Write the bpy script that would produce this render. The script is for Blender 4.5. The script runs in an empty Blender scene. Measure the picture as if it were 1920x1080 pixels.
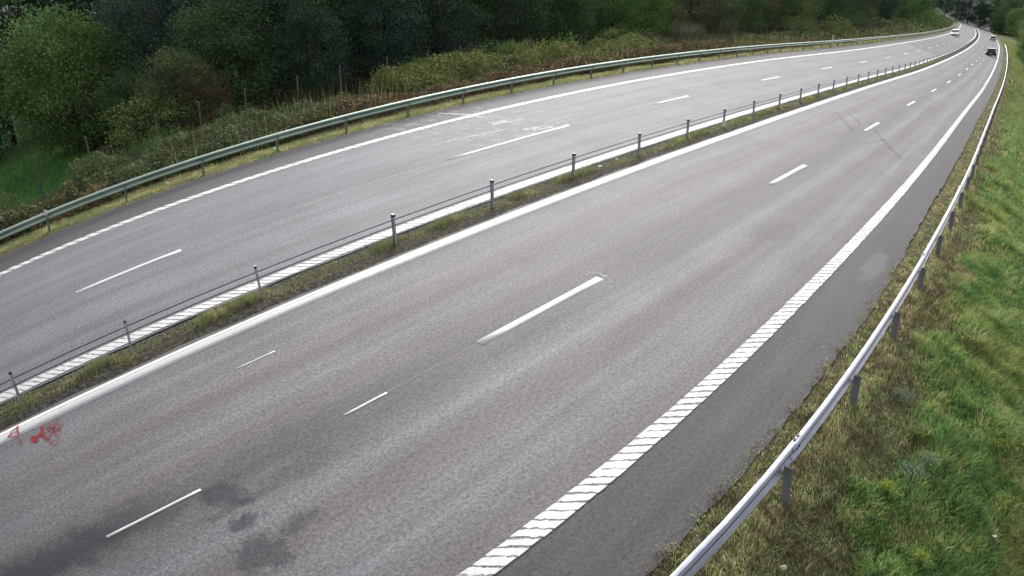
import bpy, math, random, json
import numpy as np
from mathutils import Vector, Matrix

# ------------------------------------------------------------------ camera, light, exposure
scene = bpy.context.scene
C = scene.collection
cam_d = bpy.data.cameras.new('camera'); cam = bpy.data.objects.new('camera', cam_d); C.objects.link(cam)
cam.location = (0, 0, 6.1)
cam.rotation_euler = (math.pi / 2 - 0.36, 0, 0)
cam_d.sensor_width = 36.0
cam_d.lens = 36.0 * 1550 / 1920
cam_d.clip_start = 0.2; cam_d.clip_end = 6000
scene.camera = cam

SUN_ELEV, SUN_AZ = math.radians(32), math.radians(4)     # azimuth from +Y towards +X
world = bpy.data.worlds.new('World'); scene.world = world; world.use_nodes = True
wn = world.node_tree.nodes; wl = world.node_tree.links
bg = wn['Background']; sky = wn.new('ShaderNodeTexSky')
sky.sky_type = 'NISHITA'; sky.sun_disc = False
sky.sun_elevation = SUN_ELEV; sky.sun_rotation = SUN_AZ
sky.dust_density = 4.0; sky.air_density = 1.0; sky.ozone_density = 1.0
hs = wn.new('ShaderNodeHueSaturation'); hs.inputs['Saturation'].default_value = 0.28   # overcast: a greyed sky
wl.new(sky.outputs[0], hs.inputs['Color']); wl.new(hs.outputs[0], bg.inputs['Color'])
bg.inputs['Strength'].default_value = 0.11
sd = bpy.data.lights.new('sun', 'SUN'); sd.energy = 1.1; sd.angle = math.radians(28); sd.color = (1.0, 0.975, 0.95)
sun = bpy.data.objects.new('sun', sd); C.objects.link(sun)
sv = Vector((math.sin(SUN_AZ) * math.cos(SUN_ELEV), math.cos(SUN_AZ) * math.cos(SUN_ELEV), math.sin(SUN_ELEV)))
sun.rotation_euler = sv.to_track_quat('Z', 'Y').to_euler(); sun.location = (0, 0, 60)
scene.view_settings.view_transform = 'Standard'; scene.view_settings.look = 'None'
scene.view_settings.exposure = 1.05; scene.view_settings.gamma = 1.0
scene.view_settings.use_curve_mapping = False

rng = np.random.default_rng(7); random.seed(7)

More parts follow.
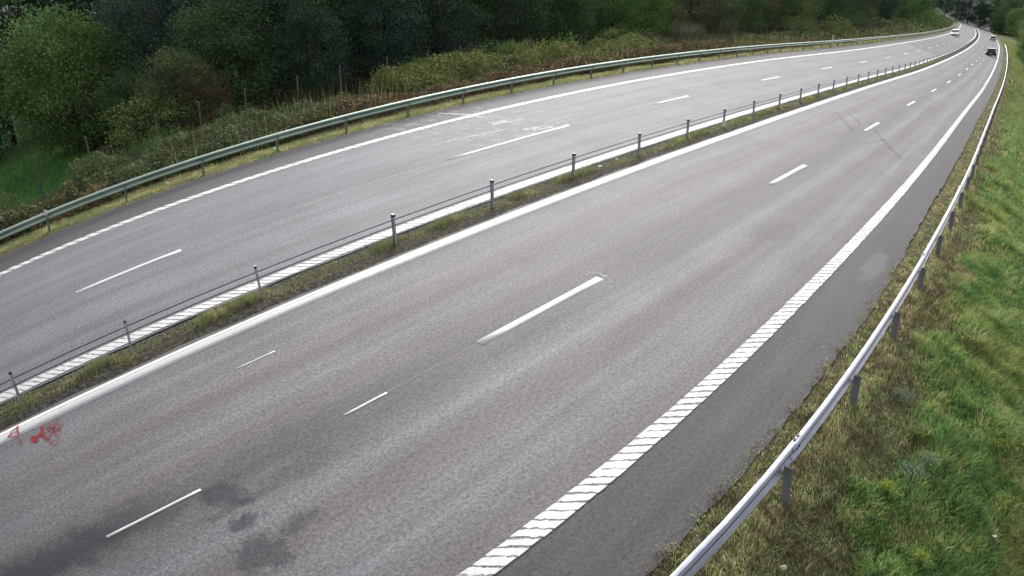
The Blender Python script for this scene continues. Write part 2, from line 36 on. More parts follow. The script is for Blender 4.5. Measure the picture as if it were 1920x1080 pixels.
# ------------------------------------------------------------------ road survey: s = metres along the road, d = metres to its left
SG=[-24,-22,-20,-18,-16,-14,-12,-10,-8,-6,-4,-2,0,2,4,6,8,10,12,14,16,18,20,22,24,26,28,30,32,34,36,38,40,45,50,55,60,65,70,75,80,85,90,95,100,110,120,130,140,150,160,170,180,190,200,220,240,260,280,300,320,340]
DG=[-70.0,-40.0,-25.0,-16.0,-11.0,-8.0,-5.5,-3.0,0.0,3.0,6.0,9.0,12.0,15.0,20.0,28.0,40.0,60.0,90.0,130.0]
NET=[[[36513,-136277,-3616],[13879,-73048,-2808],[2562,-41310,-2395],[-4228,-22465,-2161],[-8001,-11688,-2009],[-10264,-5714,-1954],[-12151,166,-1841],[-14035,4400,-2164],[-16304,-121,-2723],[-18547,6296,-3137],[-20800,7246,-3568],[-23043,12056,-3978],[-25295,13990,-4445],[-27538,18204,-4861],[-31283,23388,-5627],[-37270,32498,-6806],[-46246,46036,-8491],[-61203,68016,-10789],[-83639,100417,-14023],[-113553,143451,-18271]],[[37838,-122426,-4342],[15200,-65344,-3137],[3881,-36693,-2532],[-2911,-19678,-2173],[-6684,-9952,-1968],[-8947,-4554,-1854],[-10834,746,-1741],[-12719,4636,-2064],[-14986,1255,-2623],[-17232,7081,-3037],[-19486,8478,-3468],[-21732,12947,-3878],[-23983,15222,-4345],[-26229,19189,-4761],[-29976,24499,-5527],[-35968,33551,-6706],[-44952,46937,-8166],[-59925,68626,-10366],[-82385,100895,-13566],[-112332,143872,-17815]],[[39163,-108574,-5068],[16521,-57639,-3466],[5200,-32076,-2670],[-1593,-16891,-2185],[-5367,-8217,-1926],[-7631,-3394,-1754],[-9518,1326,-1641],[-11403,4871,-1964],[-13669,2631,-2523],[-15917,7865,-2937],[-18171,9709,-3368],[-20420,13839,-3778],[-22672,16454,-4245],[-24920,20174,-4661],[-28670,25609,-5427],[-34666,34603,-6431],[-43660,47657,-7772],[-58649,69156,-9912],[-81134,101339,-13096],[-111114,144279,-17352]],[[40488,-94723,-5794],[17842,-49935,-3795],[6518,-27458,-2807],[-275,-14104,-2197],[-4050,-6481,-1885],[-6314,-2234,-1654],[-8202,1905,-1541],[-10087,5107,-1864],[-12351,4007,-2423],[-14602,8650,-2837],[-16857,10940,-3268],[-19108,14731,-3678],[-21361,17686,-4145],[-23612,21159,-4561],[-27363,26720,-5169],[-33366,35381,-6052],[-42369,48233,-7324],[-57376,69621,-9433],[-79885,101757,-12615],[-109897,144674,-16885]],[[41813,-80872,-6520],[19163,-42230,-4125],[7837,-22841,-2945],[1042,-11317,-2209],[-2733,-4745,-1843],[-4998,-1074,-1554],[-6885,2485,-1441],[-8771,5342,-1764],[-11034,5383,-2323],[-13287,9435,-2737],[-15542,12172,-3168],[-17796,15623,-3578],[-20049,18918,-3928],[-22303,22145,-4253],[-26058,27465,-4773],[-32067,35948,-5594],[-41081,48700,-6835],[-56104,70038,-8935],[-78638,102153,-12127],[-108683,145060,-16414]],[[43138,-67021,-7246],[20483,-34526,-4454],[9156,-18224,-3082],[2360,-8530,-2220],[-1416,-3009,-1802],[-3682,87,-1454],[-5569,3065,-1341],[-7455,5578,-1664],[-9716,6759,-2223],[-11972,10220,-2637],[-14228,13403,-2947],[-16484,16515,-3231],[-18740,19618,-3511],[-20996,22732,-3795],[-24756,27952,-4279],[-30771,36369,-5079],[-39795,49091,-6316],[-54834,70420,-8424],[-77393,102535,-11632],[-107471,145440,-15940]],[[44463,-53169,-7972],[21804,-26821,-4783],[10475,-13607,-3220],[3677,-5743,-2232],[-99,-1273,-1760],[-2365,1247,-1354],[-4253,3644,-1241],[-6139,5813,-1564],[-8399,8135,-2053],[-10657,11005,-2247],[-12916,13936,-2464],[-15174,16936,-2706],[-17432,19987,-2968],[-19691,23077,-3245],[-23455,28282,-3727],[-29477,36700,-4532],[-38510,49434,-5779],[-53566,70780,-7904],[-76150,102907,-11133],[-106261,145815,-15465]],[[45788,-39318,-8698],[23125,-19117,-5112],[11794,-8989,-3357],[4995,-2956,-2244],[1218,463,-1719],[-1049,2407,-1254],[-2937,4224,-1141],[-4822,6049,-1464],[-7083,8506,-1505],[-9344,11239,-1648],[-11605,14142,-1856],[-13866,17145,-2102],[-16127,20210,-2371],[-18388,23315,-2654],[-22156,28544,-3148],[-28185,36993,-3969],[-37228,49757,-5234],[-52300,71130,-7381],[-74909,103275,-10632],[-105053,146190,-14988]],[[47113,-25467,-9424],[24446,-11412,-5441],[13113,-4372,-3494],[6312,-169,-2256],[2535,2199,-1677],[268,3567,-1154],[-1620,4804,-1041],[-3506,6284,-863],[-5770,8654,-872],[-8033,11391,-1019],[-10296,14316,-1237],[-12560,17343,-1493],[-14823,20429,-1772],[-17086,23552,-2064],[-20858,28808,-2571],[-26894,37287,-3407],[-35947,50080,-4691],[-51036,71481,-6859],[-73669,103643,-10135],[-103847,146563,-14516]],[[48438,-11615,-13095],[25767,-3708,-7269],[14432,245,-4355],[7630,2618,-2608],[3852,3935,-1636],[1584,4727,-1054],[-304,5383,-567],[-2192,6735,-342],[-4458,9032,-325],[-6724,11730,-459],[-8989,14636,-672],[-11255,17654,-927],[-13521,20738,-1207],[-15787,23863,-1502],[-19563,29123,-2014],[-25605,37614,-2860],[-34669,50423,-4157],[-49774,71840,-6344],[-72432,104014,-9644],[-102642,146937,-14053]],[[49778,-1176,-16306],[27095,2261,-8809],[15754,4025,-5077],[8949,5011,-2811],[5169,5671,-1594],[2901,5887,-797],[1010,6397,-256],[-880,7619,17],[-3148,9766,87],[-5416,12351,-6],[-7685,15177,-191],[-9953,18142,-428],[-12221,21190,-696],[-14489,24290,-984],[-18270,29526,-1490],[-24318,37997,-2334],[-33392,50798,-3636],[-48513,72216,-5837],[-71196,104393,-9158],[-101439,147315,-13593]],[[51143,4623,-17757],[28436,5975,-9493],[17083,6715,-5386],[10270,7056,-2883],[6486,7407,-1553],[4215,7359,-658],[2323,7792,-90],[431,8875,234],[-1840,10832,374],[-4111,13254,340],[-6381,15956,200],[-8652,18828,-4],[-10923,21808,-249],[-13194,24857,-519],[-16978,30035,-1006],[-23033,38454,-1836],[-32116,51219,-3132],[-47254,72616,-5338],[-69961,104784,-8674],[-100238,147700,-13132]],[[52506,7611,-18156],[29775,8342,-9676],[18409,8772,-5460],[11590,8926,-2892],[7801,9173,-1525],[5528,9064,-609],[3633,9445,-22],[1739,10398,348],[-534,12162,560],[-2807,14403,592],[-5080,16954,507],[-7353,19707,347],[-9627,22594,136],[-11900,25571,-110],[-15688,30661,-566],[-21750,38995,-1368],[-30843,51695,-2646],[-45997,73047,-4846],[-68728,105192,-8190],[-99037,148095,-12666]],[[53867,9750,-18248],[31111,10341,-9728],[19733,10696,-5490],[12907,10815,-2912],[9114,11028,-1535],[6838,10920,-620],[4942,11262,-20],[3046,12105,391],[770,13692,668],[-1505,15752,767],[-3781,18143,742],[-6056,20762,630],[-8332,23540,459],[-10608,26429,246],[-14400,31408,-171],[-20468,39626,-933],[-29571,52231,-2180],[-44741,73513,-4362],[-67497,105620,-7704],[-97838,148504,-12188]],[[55225,9968,-17633],[32445,11409,-9439],[21056,12211,-5373],[14222,12562,-2884],[10425,12960,-1578],[8147,12873,-671],[6249,13186,-61],[4351,13939,384],[2073,15369,719],[-205,17261,881],[-2483,19493,914],[-4761,21973,854],[-7039,24633,726],[-9317,27422,550],[-13114,32272,181],[-19188,40349,-530],[-28300,52832,-1734],[-43487,74019,-3885],[-66266,106072,-7213],[-96639,148929,-11696]],[[56581,14224,-18559],[33778,14561,-9948],[22376,14763,-5656],[15535,14830,-3060],[11734,14952,-1650],[9454,14889,-752],[7554,15181,-134],[5654,15859,339],[3373,17157,724],[1093,18895,944],[-1187,20977,1034],[-3468,23319,1026],[-5748,25857,944],[-8028,28541,808],[-11829,33248,492],[-17910,41164,-157],[-27031,53501,-1306],[-42233,74570,-3412],[-65037,106552,-6713],[-95441,149375,-11182]],[[57934,17420,-19114],[35108,17194,-10281],[23694,17087,-5866],[16846,17014,-3214],[13042,16988,-1746],[10759,16949,-856],[8857,17223,-231],[6955,17842,265],[4672,19026,695],[2389,20628,967],[107,22570,1110],[-2176,24779,1154],[-4459,27196,1119],[-6741,29773,1024],[-10546,34330,767],[-16633,42069,186],[-25764,54240,-895],[-40982,75168,-2940],[-63809,107064,-6197],[-94244,149846,-10636]],[[59287,20042,-19474],[36436,19551,-10522],[25011,19295,-6042],[18156,19159,-3360],[14347,19055,-1860],[12062,19038,-977],[10158,19300,-345],[8254,19869,171],[5969,20956,639],[3684,22438,958],[1399,24252,1152],[-886,26336,1244],[-3171,28635,1255],[-5456,31105,1203],[-9265,35509,1006],[-15358,43061,502],[-24498,55048,-503],[-39732,75814,-2475],[-62583,107607,-5674],[-93050,150339,-10069]],[[60637,22352,-19728],[37763,21760,-10715],[26326,21443,-6201],[19464,21287,-3505],[15651,21146,-1987],[13364,21148,-1109],[11458,21400,-471],[9551,21929,63],[7264,22934,563],[4976,24310,924],[2689,26009,1164],[402,27975,1303],[-1886,30162,1359],[-4173,32527,1347],[-7986,36777,1213],[-14085,44134,788],[-23235,55923,-134],[-38485,76506,-2021],[-61359,108180,-5153],[-91858,150853,-9495]],[[61986,24491,-19920],[39088,23890,-10880],[27639,23562,-6350],[20769,23410,-3649],[16953,23255,-2121],[14663,23275,-1247],[12755,23518,-605],[10847,24013,-57],[8557,24948,473],[6267,26232,871],[3978,27826,1152],[1688,29684,1334],[-602,31764,1433],[-2892,34028,1462],[-6708,38126,1388],[-12814,45284,1044],[-21974,56863,211],[-37239,77246,-1585],[-60137,108783,-4643],[-90668,151384,-8927]],[[63332,26537,-20068],[40410,25979,-11025],[28950,25668,-6491],[22073,25533,-3790],[18253,25378,-2260],[15961,25413,-1390],[14051,25650,-743],[12141,26116,-182],[9848,26991,372],[7556,28193,803],[5264,29693,1122],[2972,31451,1343],[680,33432,1481],[-1612,35599,1548],[-5433,39548,1534],[-11545,46506,1271],[-20714,57866,528],[-35995,78030,-1173],[-58916,109412,-4152],[-89478,151930,-8378]],[[64674,28533,-20182],[41730,28047,-11153],[30258,27771,-6625],[23375,27659,-3929],[19551,27512,-2399],[17256,27560,-1532],[15344,27792,-882],[13432,28234,-312],[11138,29056,264],[8844,30187,723],[6549,31602,1075],[4255,33269,1332],[1960,35156,1507],[-334,37231,1610],[-4158,41035,1653],[-10276,47794,1468],[-19454,58928,816],[-34750,78859,-788],[-57694,110068,-3688],[-88287,152488,-7859]],[[66011,30503,-20262],[43046,30107,-11261],[31564,29873,-6748],[24674,29789,-4061],[20846,29655,-2536],[18550,29715,-1673],[16636,29943,-1021],[14722,30364,-442],[12426,31141,150],[10129,32208,634],[7833,33547,1015],[5536,35130,1304],[3240,36930,1512],[943,38918,1649],[-2884,42583,1745],[-9008,49143,1635],[-18194,60046,1072],[-33505,79730,-437],[-56470,110748,-3261],[-87090,153054,-7384]],[[67341,32462,-20316],[44357,32163,-11357],[32865,31978,-6863],[25970,31923,-4189],[22140,31805,-2670],[19841,31875,-1812],[17926,32100,-1159],[16010,32504,-574],[13712,33241,33],[11414,34252,538],[9115,35521,944],[6817,37028,1262],[4519,38747,1500],[2220,40654,1667],[-1611,44184,1812],[-7740,50551,1775],[-16933,61221,1298],[-32256,80645,-116],[-55240,111455,-2866],[-85885,153634,-6947]],[[68662,29521,-18517],[45663,32043,-10627],[34163,33034,-6581],[27263,34061,-4316],[23430,33959,-2804],[21130,34040,-1951],[19214,34262,-1298],[17297,34651,-707],[14997,35353,-88],[12697,36314,434],[10397,37522,864],[8097,38959,1207],[5797,40603,1472],[3497,42433,1667],[-336,45836,1859],[-6469,52014,1891],[-15669,62450,1498],[-31002,81607,180],[-54001,112195,-2494],[-84667,154233,-6532]],[[69973,32631,-18991],[46962,34614,-10908],[35456,35391,-6786],[28553,36200,-4442],[24718,36116,-2939],[22417,36207,-2090],[20499,36427,-1437],[18582,36803,-843],[16281,37476,-213],[13980,38393,325],[11679,39545,774],[9378,40918,1140],[7076,42493,1430],[4775,44251,1652],[940,47534,1887],[-5196,53530,1985],[-14400,63733,1676],[-29741,82616,455],[-52752,112970,-2141],[-83433,154855,-6134]],[[71272,35506,-19375],[48254,37080,-11148],[36745,37699,-6972],[29840,38340,-4567],[26004,38276,-3073],[23702,38375,-2229],[21784,38595,-1576],[19866,38960,-979],[17564,39607,-341],[15262,40485,211],[12960,41587,678],[10659,42902,1065],[8357,44414,1378],[6055,46105,1623],[2219,49275,1900],[-3919,55094,2061],[-13126,65069,1834],[-28471,83673,711],[-51489,113783,-1803],[-82179,155505,-5749]],[[72559,38197,-19690],[49540,39466,-11359],[38030,39968,-7143],[31124,40481,-4693],[27287,40436,-3208],[24985,40545,-2368],[23067,40764,-1717],[21149,41121,-1117],[18847,41745,-471],[16545,42588,93],[14243,43646,575],[11941,44908,981],[9639,46362,1315],[7337,47991,1583],[3500,51054,1898],[-2639,56705,2120],[-11846,66456,1974],[-27193,84780,949],[-50213,114635,-1479],[-80906,156184,-5373]],[[73836,40743,-19954],[50819,41787,-11547],[39310,42206,-7304],[32405,42622,-4820],[28569,42598,-3344],[26267,42715,-2508],[24349,42935,-1858],[22431,43285,-1256],[20129,43890,-604],[17828,44702,-29],[15526,45719,468],[13224,46934,891],[10922,48334,1244],[8621,49906,1532],[4785,52869,1884],[-1353,58360,2164],[-10560,67891,2097],[-25905,85934,1173],[-48922,115528,-1166],[-79611,156895,-5002]],[[75103,43175,-20181],[52092,44057,-11719],[40587,44420,-7458],[33684,44764,-4949],[29849,44759,-3481],[27548,44885,-2649],[25631,45107,-1999],[23713,45451,-1396],[21412,46039,-738],[19111,46824,-154],[16810,47806,356],[14509,48977,795],[12208,50328,1166],[9907,51847,1473],[6072,54716,1859],[-64,60054,2195],[-9268,69373,2206],[-24608,87135,1383],[-47618,116462,-861],[-78298,157639,-4633]],[[76361,45517,-20382],[53362,46288,-11880],[41862,46615,-7607],[34962,46905,-5079],[31129,46920,-3619],[28829,47056,-2791],[26913,47279,-2142],[24996,47618,-1537],[22696,48192,-874],[20396,48953,-281],[18096,49903,241],[15796,51035,694],[13497,52341,1081],[11197,53810,1407],[7363,56592,1826],[1230,61785,2216],[-7969,70898,2302],[-23302,88383,1582],[-46301,117437,-562],[-76967,158416,-4264]],[[77614,47790,-20565],[54628,48488,-12035],[43136,48795,-7754],[36240,49046,-5211],[32409,49082,-3759],[30110,49226,-2934],[28195,49452,-2286],[26280,49788,-1680],[23981,50349,-1012],[21682,51089,-411],[19384,52009,122],[17085,53105,589],[14787,54370,992],[12488,55794,1335],[8657,58494,1784],[2528,63549,2226],[-6666,72463,2388],[-21990,89674,1772],[-44975,118452,-267],[-75622,159228,-3892]],[[78863,50010,-20738],[55893,50665,-12187],[44409,50964,-7901],[37518,51189,-5346],[33689,51244,-3900],[31392,51397,-3078],[29478,51625,-2431],[27564,51958,-1823],[25267,52509,-1151],[22970,53230,-542],[20673,54124,1],[18376,55187,481],[16079,56414,899],[13782,57796,1258],[9954,60419,1737],[3829,65344,2230],[-5359,74065,2466],[-20673,91005,1955],[-43642,119506,25],[-74269,160071,-3514]],[[81992,55421,-21145],[59061,56050,-12563],[47596,56363,-8272],[40717,56553,-5698],[36895,56655,-4267],[34602,56828,-3450],[32691,57062,-2803],[30781,57390,-2192],[28488,57918,-1509],[26195,58599,-883],[23901,59437,-317],[21608,60429,192],[19315,61572,643],[17022,62860,1040],[13201,65310,1588],[7086,69935,2199],[-2086,78203,2614],[-17373,94483,2365],[-40303,122278,721],[-70877,162292,-2583]],[[85149,60744,-21524],[62249,61407,-12936],[50799,61754,-8647],[43929,61937,-6065],[40112,62077,-4644],[37822,62266,-3832],[35913,62505,-3185],[34005,62829,-2570],[31715,63338,-1878],[29425,63986,-1238],[27135,64776,-652],[24845,65708,-119],[22555,66779,362],[20265,67986,791],[16448,70284,1399],[10342,74640,2116],[1182,82489,2697],[-14085,98131,2702],[-36985,125210,1348],[-67519,164635,-1708]],[[88349,60437,-19766],[65463,64275,-12360],[54019,67158,-9020],[47153,67346,-6435],[43339,67516,-5024],[41050,67716,-4215],[39143,67958,-3568],[37236,68276,-2950],[34947,68768,-2250],[32658,69386,-1598],[30370,70134,-994],[28081,71013,-440],[25792,72021,66],[23504,73156,524],[19689,75319,1185],[13586,79430,1997],[4432,86888,2730],[-10826,101913,2976],[-33713,128268,1906],[-64228,167070,-898]],[[91593,67143,-20611],[68702,70275,-12938],[57256,72587,-9382],[50389,72781,-6799],[46573,72973,-5396],[44284,73181,-4589],[42377,73423,-3942],[40469,73734,-3322],[38180,74209,-2615],[35891,74799,-1952],[33602,75509,-1334],[31312,76339,-761],[29023,77291,-234],[26734,78361,249],[22919,80400,956],[16815,84287,1854],[7658,91379,2726],[-7603,105808,3196],[-30494,131435,2403],[-61016,169583,-153]],[[94868,73570,-21303],[71958,76165,-13437],[60502,78040,-9722],[53629,78240,-7144],[49811,78448,-5749],[47520,78660,-4944],[45610,78900,-4298],[43701,79204,-3675],[41410,79662,-2963],[39119,80226,-2291],[36828,80900,-1661],[34537,81687,-1073],[32246,82586,-527],[29955,83597,-23],[26136,85524,725],[20027,89205,1698],[10862,95953,2695],[-4412,109809,3375],[-27322,134708,2845],[-57870,172177,532]],[[98156,79784,-21877],[75219,81968,-13874],[63750,83509,-10042],[56869,83716,-7472],[53046,83935,-6084],[50752,84149,-5282],[48841,84387,-4636],[46929,84684,-4012],[44636,85125,-3296],[42342,85665,-2617],[40048,86308,-1976],[37754,87055,-1375],[35461,87908,-813],[33167,88865,-291],[29344,90691,493],[23227,94182,1532],[14052,100611,2642],[-1239,113918,3517],[-24176,138098,3240],[-54759,174871,1165]],[[101445,85839,-22370],[78478,87707,-14270],[66995,88988,-10350],[60104,89202,-7790],[56277,89431,-6409],[53980,89646,-5609],[52066,89880,-4964],[50152,90170,-4339],[47855,90597,-3619],[45559,91115,-2934],[43262,91729,-2285],[40965,92441,-1672],[38669,93252,-1097],[36372,94161,-559],[32544,95894,256],[26419,99212,1354],[17233,105345,2567],[1921,118132,3624],[-21046,141607,3591],[-51669,177674,1754]],[[104732,91775,-22804],[81734,93398,-14635],[70234,94475,-10650],[63335,94697,-8099],[59502,94933,-6725],[57202,95148,-5928],[55285,95379,-5283],[53369,95662,-4658],[51069,96075,-3935],[48769,96574,-3245],[46469,97162,-2589],[44170,97842,-1966],[41870,98615,-1379],[39570,99481,-827],[35737,101130,15],[29604,104291,1167],[20404,110150,2474],[5072,122444,3700],[-17926,145231,3903],[-48591,180587,2302]],[[108013,97619,-23194],[84983,99051,-14976],[73468,99968,-10943],[66559,100197,-8402],[62721,100439,-7034],[60418,100654,-6239],[58499,100882,-5595],[56580,101158,-4970],[54277,101559,-4245],[51974,102041,-3551],[49671,102605,-2888],[47368,103257,-2257],[45065,103995,-1659],[42762,104822,-1095],[38923,106396,-228],[32782,109413,971],[23570,115019,2364],[8217,126847,3749],[-14813,148966,4180],[-45520,183611,2815]],[[111286,103393,-23551],[88225,104676,-15301],[76695,105465,-11231],[69777,105701,-8700],[65933,105948,-7338],[63627,106163,-6545],[61705,106387,-5902],[59784,106658,-5276],[57478,107048,-4550],[55172,107514,-3852],[52866,108058,-3183],[50560,108683,-2545],[48253,109391,-1938],[45947,110182,-1363],[42104,111688,-474],[35954,114573,768],[26730,119945,2240],[11356,131336,3774],[-11704,152809,4424],[-42452,186746,3294]],[[114550,109112,-23886],[91460,110277,-15613],[79915,110965,-11517],[72988,111209,-8995],[69139,111459,-7638],[66830,111673,-6848],[64906,111896,-6205],[62982,112161,-5579],[60673,112541,-4851],[58364,112992,-4150],[56055,113517,-3476],[53746,114119,-2832],[51437,114799,-2217],[49128,115559,-1632],[45279,117002,-723],[39122,119768,559],[29886,124923,2103],[14492,135902,3777],[-8598,156753,4639],[-39385,189990,3743]],[[117806,114788,-24206],[94687,115860,-15919],[83128,116467,-11802],[76192,116718,-9289],[72339,116972,-7937],[70027,117186,-7148],[68101,117405,-6506],[66174,117666,-5880],[63862,118037,-5151],[61550,118474,-4446],[59238,118983,-3769],[56926,119564,-3118],[54615,120219,-2496],[52303,120949,-1902],[48450,122336,-975],[42284,124991,343],[33037,129946,1954],[17624,140538,3761],[-5495,160791,4828],[-36320,193337,4165]],[[124296,126051,-24817],[101122,126990,-16516],[89535,127478,-12372],[82583,127742,-9875],[78721,128001,-8531],[76403,128214,-7745],[74472,128428,-7105],[72541,128680,-6478],[70224,129035,-5746],[67906,129450,-5037],[65589,129928,-4352],[63272,130472,-3691],[60954,131084,-3056],[58637,131764,-2446],[54775,133051,-1488],[48595,135512,-107],[39325,140109,1625],[23876,149994,3674],[702,169121,5129],[-30196,200318,4926]],[[130750,132456,-23599],[107527,138081,-17093],[95916,138492,-12936],[88949,138770,-10453],[85079,139034,-9116],[82757,139246,-8333],[80822,139456,-7693],[78886,139701,-7067],[76564,140042,-6333],[74242,140438,-5620],[71920,140892,-4928],[69597,141406,-4259],[67275,141981,-3613],[64953,142618,-2991],[61083,143822,-2007],[54890,146119,-572],[45601,150408,1263],[30119,159669,3527],[6897,177762,5340],[-24067,207667,5581]],[[137168,144712,-24578],[113904,149143,-17648],[102273,149509,-13487],[95294,149801,-11018],[91416,150070,-9686],[89090,150281,-8906],[87151,150489,-8267],[85213,150727,-7641],[82886,151058,-6905],[80560,151439,-6189],[78234,151872,-5492],[75907,152361,-4816],[73581,152906,-4162],[71254,153508,-3529],[67377,154642,-2522],[61173,156799,-1042],[51868,160823,883],[36359,169533,3336],[13095,186684,5478],[-17923,215362,6147]],[[143558,156655,-25424],[120259,160190,-18179],[108609,160532,-14020],[101619,160839,-11563],[97736,161112,-10237],[95406,161323,-9459],[93464,161528,-8821],[91523,161762,-8195],[89193,162084,-7458],[86863,162452,-6739],[84533,162869,-6039],[82203,163336,-5357],[79873,163855,-4695],[77543,164427,-4053],[73660,165501,-3028],[67446,167539,-1508],[58126,171332,494],[42593,179555,3116],[19294,195845,5559],[-11773,223361,6635]],[[149935,168394,-26163],[126599,171242,-18684],[114931,171569,-14531],[107930,171888,-12085],[104041,172165,-10764],[101707,172375,-9988],[99763,172577,-9351],[97818,172807,-8725],[95484,173120,-7988],[93151,173477,-7267],[90817,173878,-6563],[88483,174327,-5876],[86150,174823,-5208],[83816,175369,-4558],[79927,176390,-3517],[73704,178322,-1964],[64369,181911,106],[48812,189695,2878],[25476,205193,5596],[-5639,231607,7056]],[[156313,180016,-26825],[132933,182318,-19166],[121243,182630,-15021],[114229,182955,-12586],[110332,183232,-11270],[107994,183439,-10495],[106046,183638,-9860],[104097,183862,-9234],[101759,184166,-8496],[99421,184511,-7773],[97083,184897,-7066],[94745,185328,-6375],[92407,185803,-5702],[90069,186323,-5045],[86173,187296,-3991],[79938,189130,-2408],[70586,192532,-278],[54999,199912,2627],[31619,214672,5596],[445,240034,7417]],[[162699,191583,-27429],[139263,193428,-19632],[127544,193719,-15496],[120513,194042,-13071],[116607,194314,-11758],[114264,194517,-10985],[112310,194710,-10350],[110357,194927,-9725],[108014,195221,-8986],[105670,195552,-8262],[103326,195923,-7552],[100983,196334,-6858],[98639,196788,-6180],[96295,197284,-5517],[92389,198209,-4450],[86140,199950,-2842],[76765,203175,-659],[61141,210177,2366],[37704,224239,5563],[6455,248588,7720]],[[169092,203132,-27989],[145585,204579,-20085],[133831,204838,-15958],[126779,205149,-13541],[122861,205412,-12232],[120510,205607,-11460],[118551,205793,-10826],[116592,206001,-10201],[114242,206282,-9462],[111891,206599,-8736],[109540,206952,-8024],[107189,207344,-7327],[104839,207775,-6644],[102488,208246,-5977],[98570,209124,-4899],[92301,210774,-3267],[82899,213829,-1038],[67227,220470,2095],[43720,233865,5501],[12377,257233,7970]],[[175484,214681,-28515],[151893,215770,-20527],[140097,215985,-16409],[133019,216276,-14000],[129087,216525,-12694],[126728,216710,-11923],[124762,216886,-11290],[122796,217083,-10664],[120437,217350,-9925],[118078,217649,-9198],[115718,217984,-8484],[113359,218355,-7784],[111000,218762,-7097],[108641,219208,-6426],[104709,220038,-5338],[98418,221599,-3686],[88981,224488,-1415],[73253,230782,1815],[49661,243536,5412],[18205,265953,8171]],[[181864,226232,-29015],[158177,226992,-20961],[146333,227155,-16852],[139227,227419,-14449],[135279,227649,-13146],[132910,227822,-12377],[130936,227987,-11744],[128962,228172,-11118],[126593,228422,-10378],[124225,228703,-9650],[121856,229018,-8935],[119487,229367,-8232],[117118,229751,-7543],[114750,230171,-6867],[110802,230953,-5771],[104485,232424,-4101],[95010,235154,-1792],[79218,241113,1525],[55531,253253,5296],[23948,274746,8327]],[[194528,249308,-29948],[170635,249488,-21800],[158688,249533,-17710],[151520,249730,-15319],[147538,249919,-14021],[145149,250064,-13254],[143158,250204,-12622],[141167,250363,-11997],[138777,250578,-11257],[136388,250823,-10527],[133999,251097,-9809],[131609,251402,-9102],[129220,251739,-8408],[126831,252108,-7725],[122848,252798,-6616],[116477,254101,-4915],[106920,256530,-2543],[90991,261870,924],[67098,272864,5001],[35240,292615,8520]],[[207012,272314,-30784],[182912,272013,-22583],[170862,271937,-18511],[163632,272063,-16132],[159616,272209,-14839],[157206,272325,-14074],[155197,272441,-13443],[153189,272573,-12819],[150779,272755,-12079],[148369,272964,-11349],[145959,273199,-10629],[143549,273463,-9920],[141139,273756,-9221],[138729,274079,-8534],[134712,274685,-7414],[128286,275835,-5690],[118646,277994,-3268],[102579,282784,321],[78479,292755,4655],[46346,310914,8603]],[[219309,295281,-31516],[195003,294564,-23289],[182851,294367,-19236],[175559,294420,-16869],[171508,294521,-15581],[169077,294610,-14818],[167052,294700,-14189],[165026,294807,-13566],[162596,294956,-12827],[160165,295130,-12096],[157735,295329,-11376],[155304,295554,-10665],[152874,295805,-9964],[150443,296084,-9273],[146392,296612,-8145],[139911,297622,-6404],[130188,299537,-3941],[113985,303831,-253],[89679,312880,4298],[57271,329585,8621]],[[231452,318317,-32137],[206922,317195,-23902],[194658,316856,-19869],[187299,316823,-17512],[183211,316874,-16229],[180758,316930,-15469],[178714,316993,-14842],[176670,317071,-14220],[174217,317185,-13482],[171764,317321,-12752],[169311,317481,-12031],[166858,317665,-11319],[164405,317873,-10616],[161952,318107,-9923],[157864,318555,-8790],[151323,319426,-7034],[141511,321103,-4540],[125158,324923,-770],[100629,333099,3965],[67923,348426,8612]],[[243459,341540,-32653],[218665,339960,-24421],[206268,339438,-20407],[198830,339294,-18061],[194698,339280,-16783],[192219,339296,-16026],[190153,339325,-15400],[188087,339367,-14780],[185607,339438,-14043],[183128,339529,-13314],[180648,339643,-12593],[178169,339779,-11880],[175690,339938,-11177],[173210,340121,-10482],[169078,340479,-9344],[162466,341197,-7578],[152549,342620,-5059],[136020,345948,-1221],[111226,353247,3669],[78168,367204,8597]],[[255300,365008,-33060],[230192,362885,-24842],[217638,362127,-20847],[210105,361838,-18512],[205921,361742,-17239],[203410,361708,-16485],[201317,361693,-15861],[199225,361692,-15242],[196714,361709,-14507],[194204,361746,-13779],[191693,361804,-13058],[189182,361883,-12346],[186671,361983,-11642],[184160,362106,-10946],[179976,362361,-9806],[173280,362905,-8032],[163237,364044,-5493],[146498,366844,-1600],[121391,373222,3418],[87913,385774,8587]],[[266912,388739,-33351],[241439,385975,-25154],[228702,384922,-21180],[221060,384454,-18857],[216814,384256,-17590],[214267,384160,-16838],[212144,384093,-16217],[210021,384039,-15600],[207474,383991,-14866],[204927,383963,-14140],[202379,383954,-13421],[199832,383965,-12710],[197285,383997,-12006],[194737,384050,-11310],[190492,384185,-10169],[183699,384530,-8390],[173510,385351,-5837],[156527,387571,-1902],[131054,392970,3222],[97090,404050,8593]]]
SG = np.array(SG, float); DG = np.array(DG, float); NET = np.array(NET, float) / 1000.0
def _tan(V, K, ax):
    V = np.moveaxis(V, ax, 0); m = np.zeros_like(V); h = np.diff(K).reshape((-1,) + (1,) * (V.ndim - 1))
    sl = np.diff(V, axis=0) / h
    m[1:-1] = (sl[:-1] * h[1:] + sl[1:] * h[:-1]) / (h[1:] + h[:-1]); m[0] = sl[0]; m[-1] = sl[-1]
    return np.moveaxis(m, 0, ax)
NS = _tan(NET, SG, 0); ND = _tan(NET, DG, 1); NSD = _tan(NS, DG, 1)
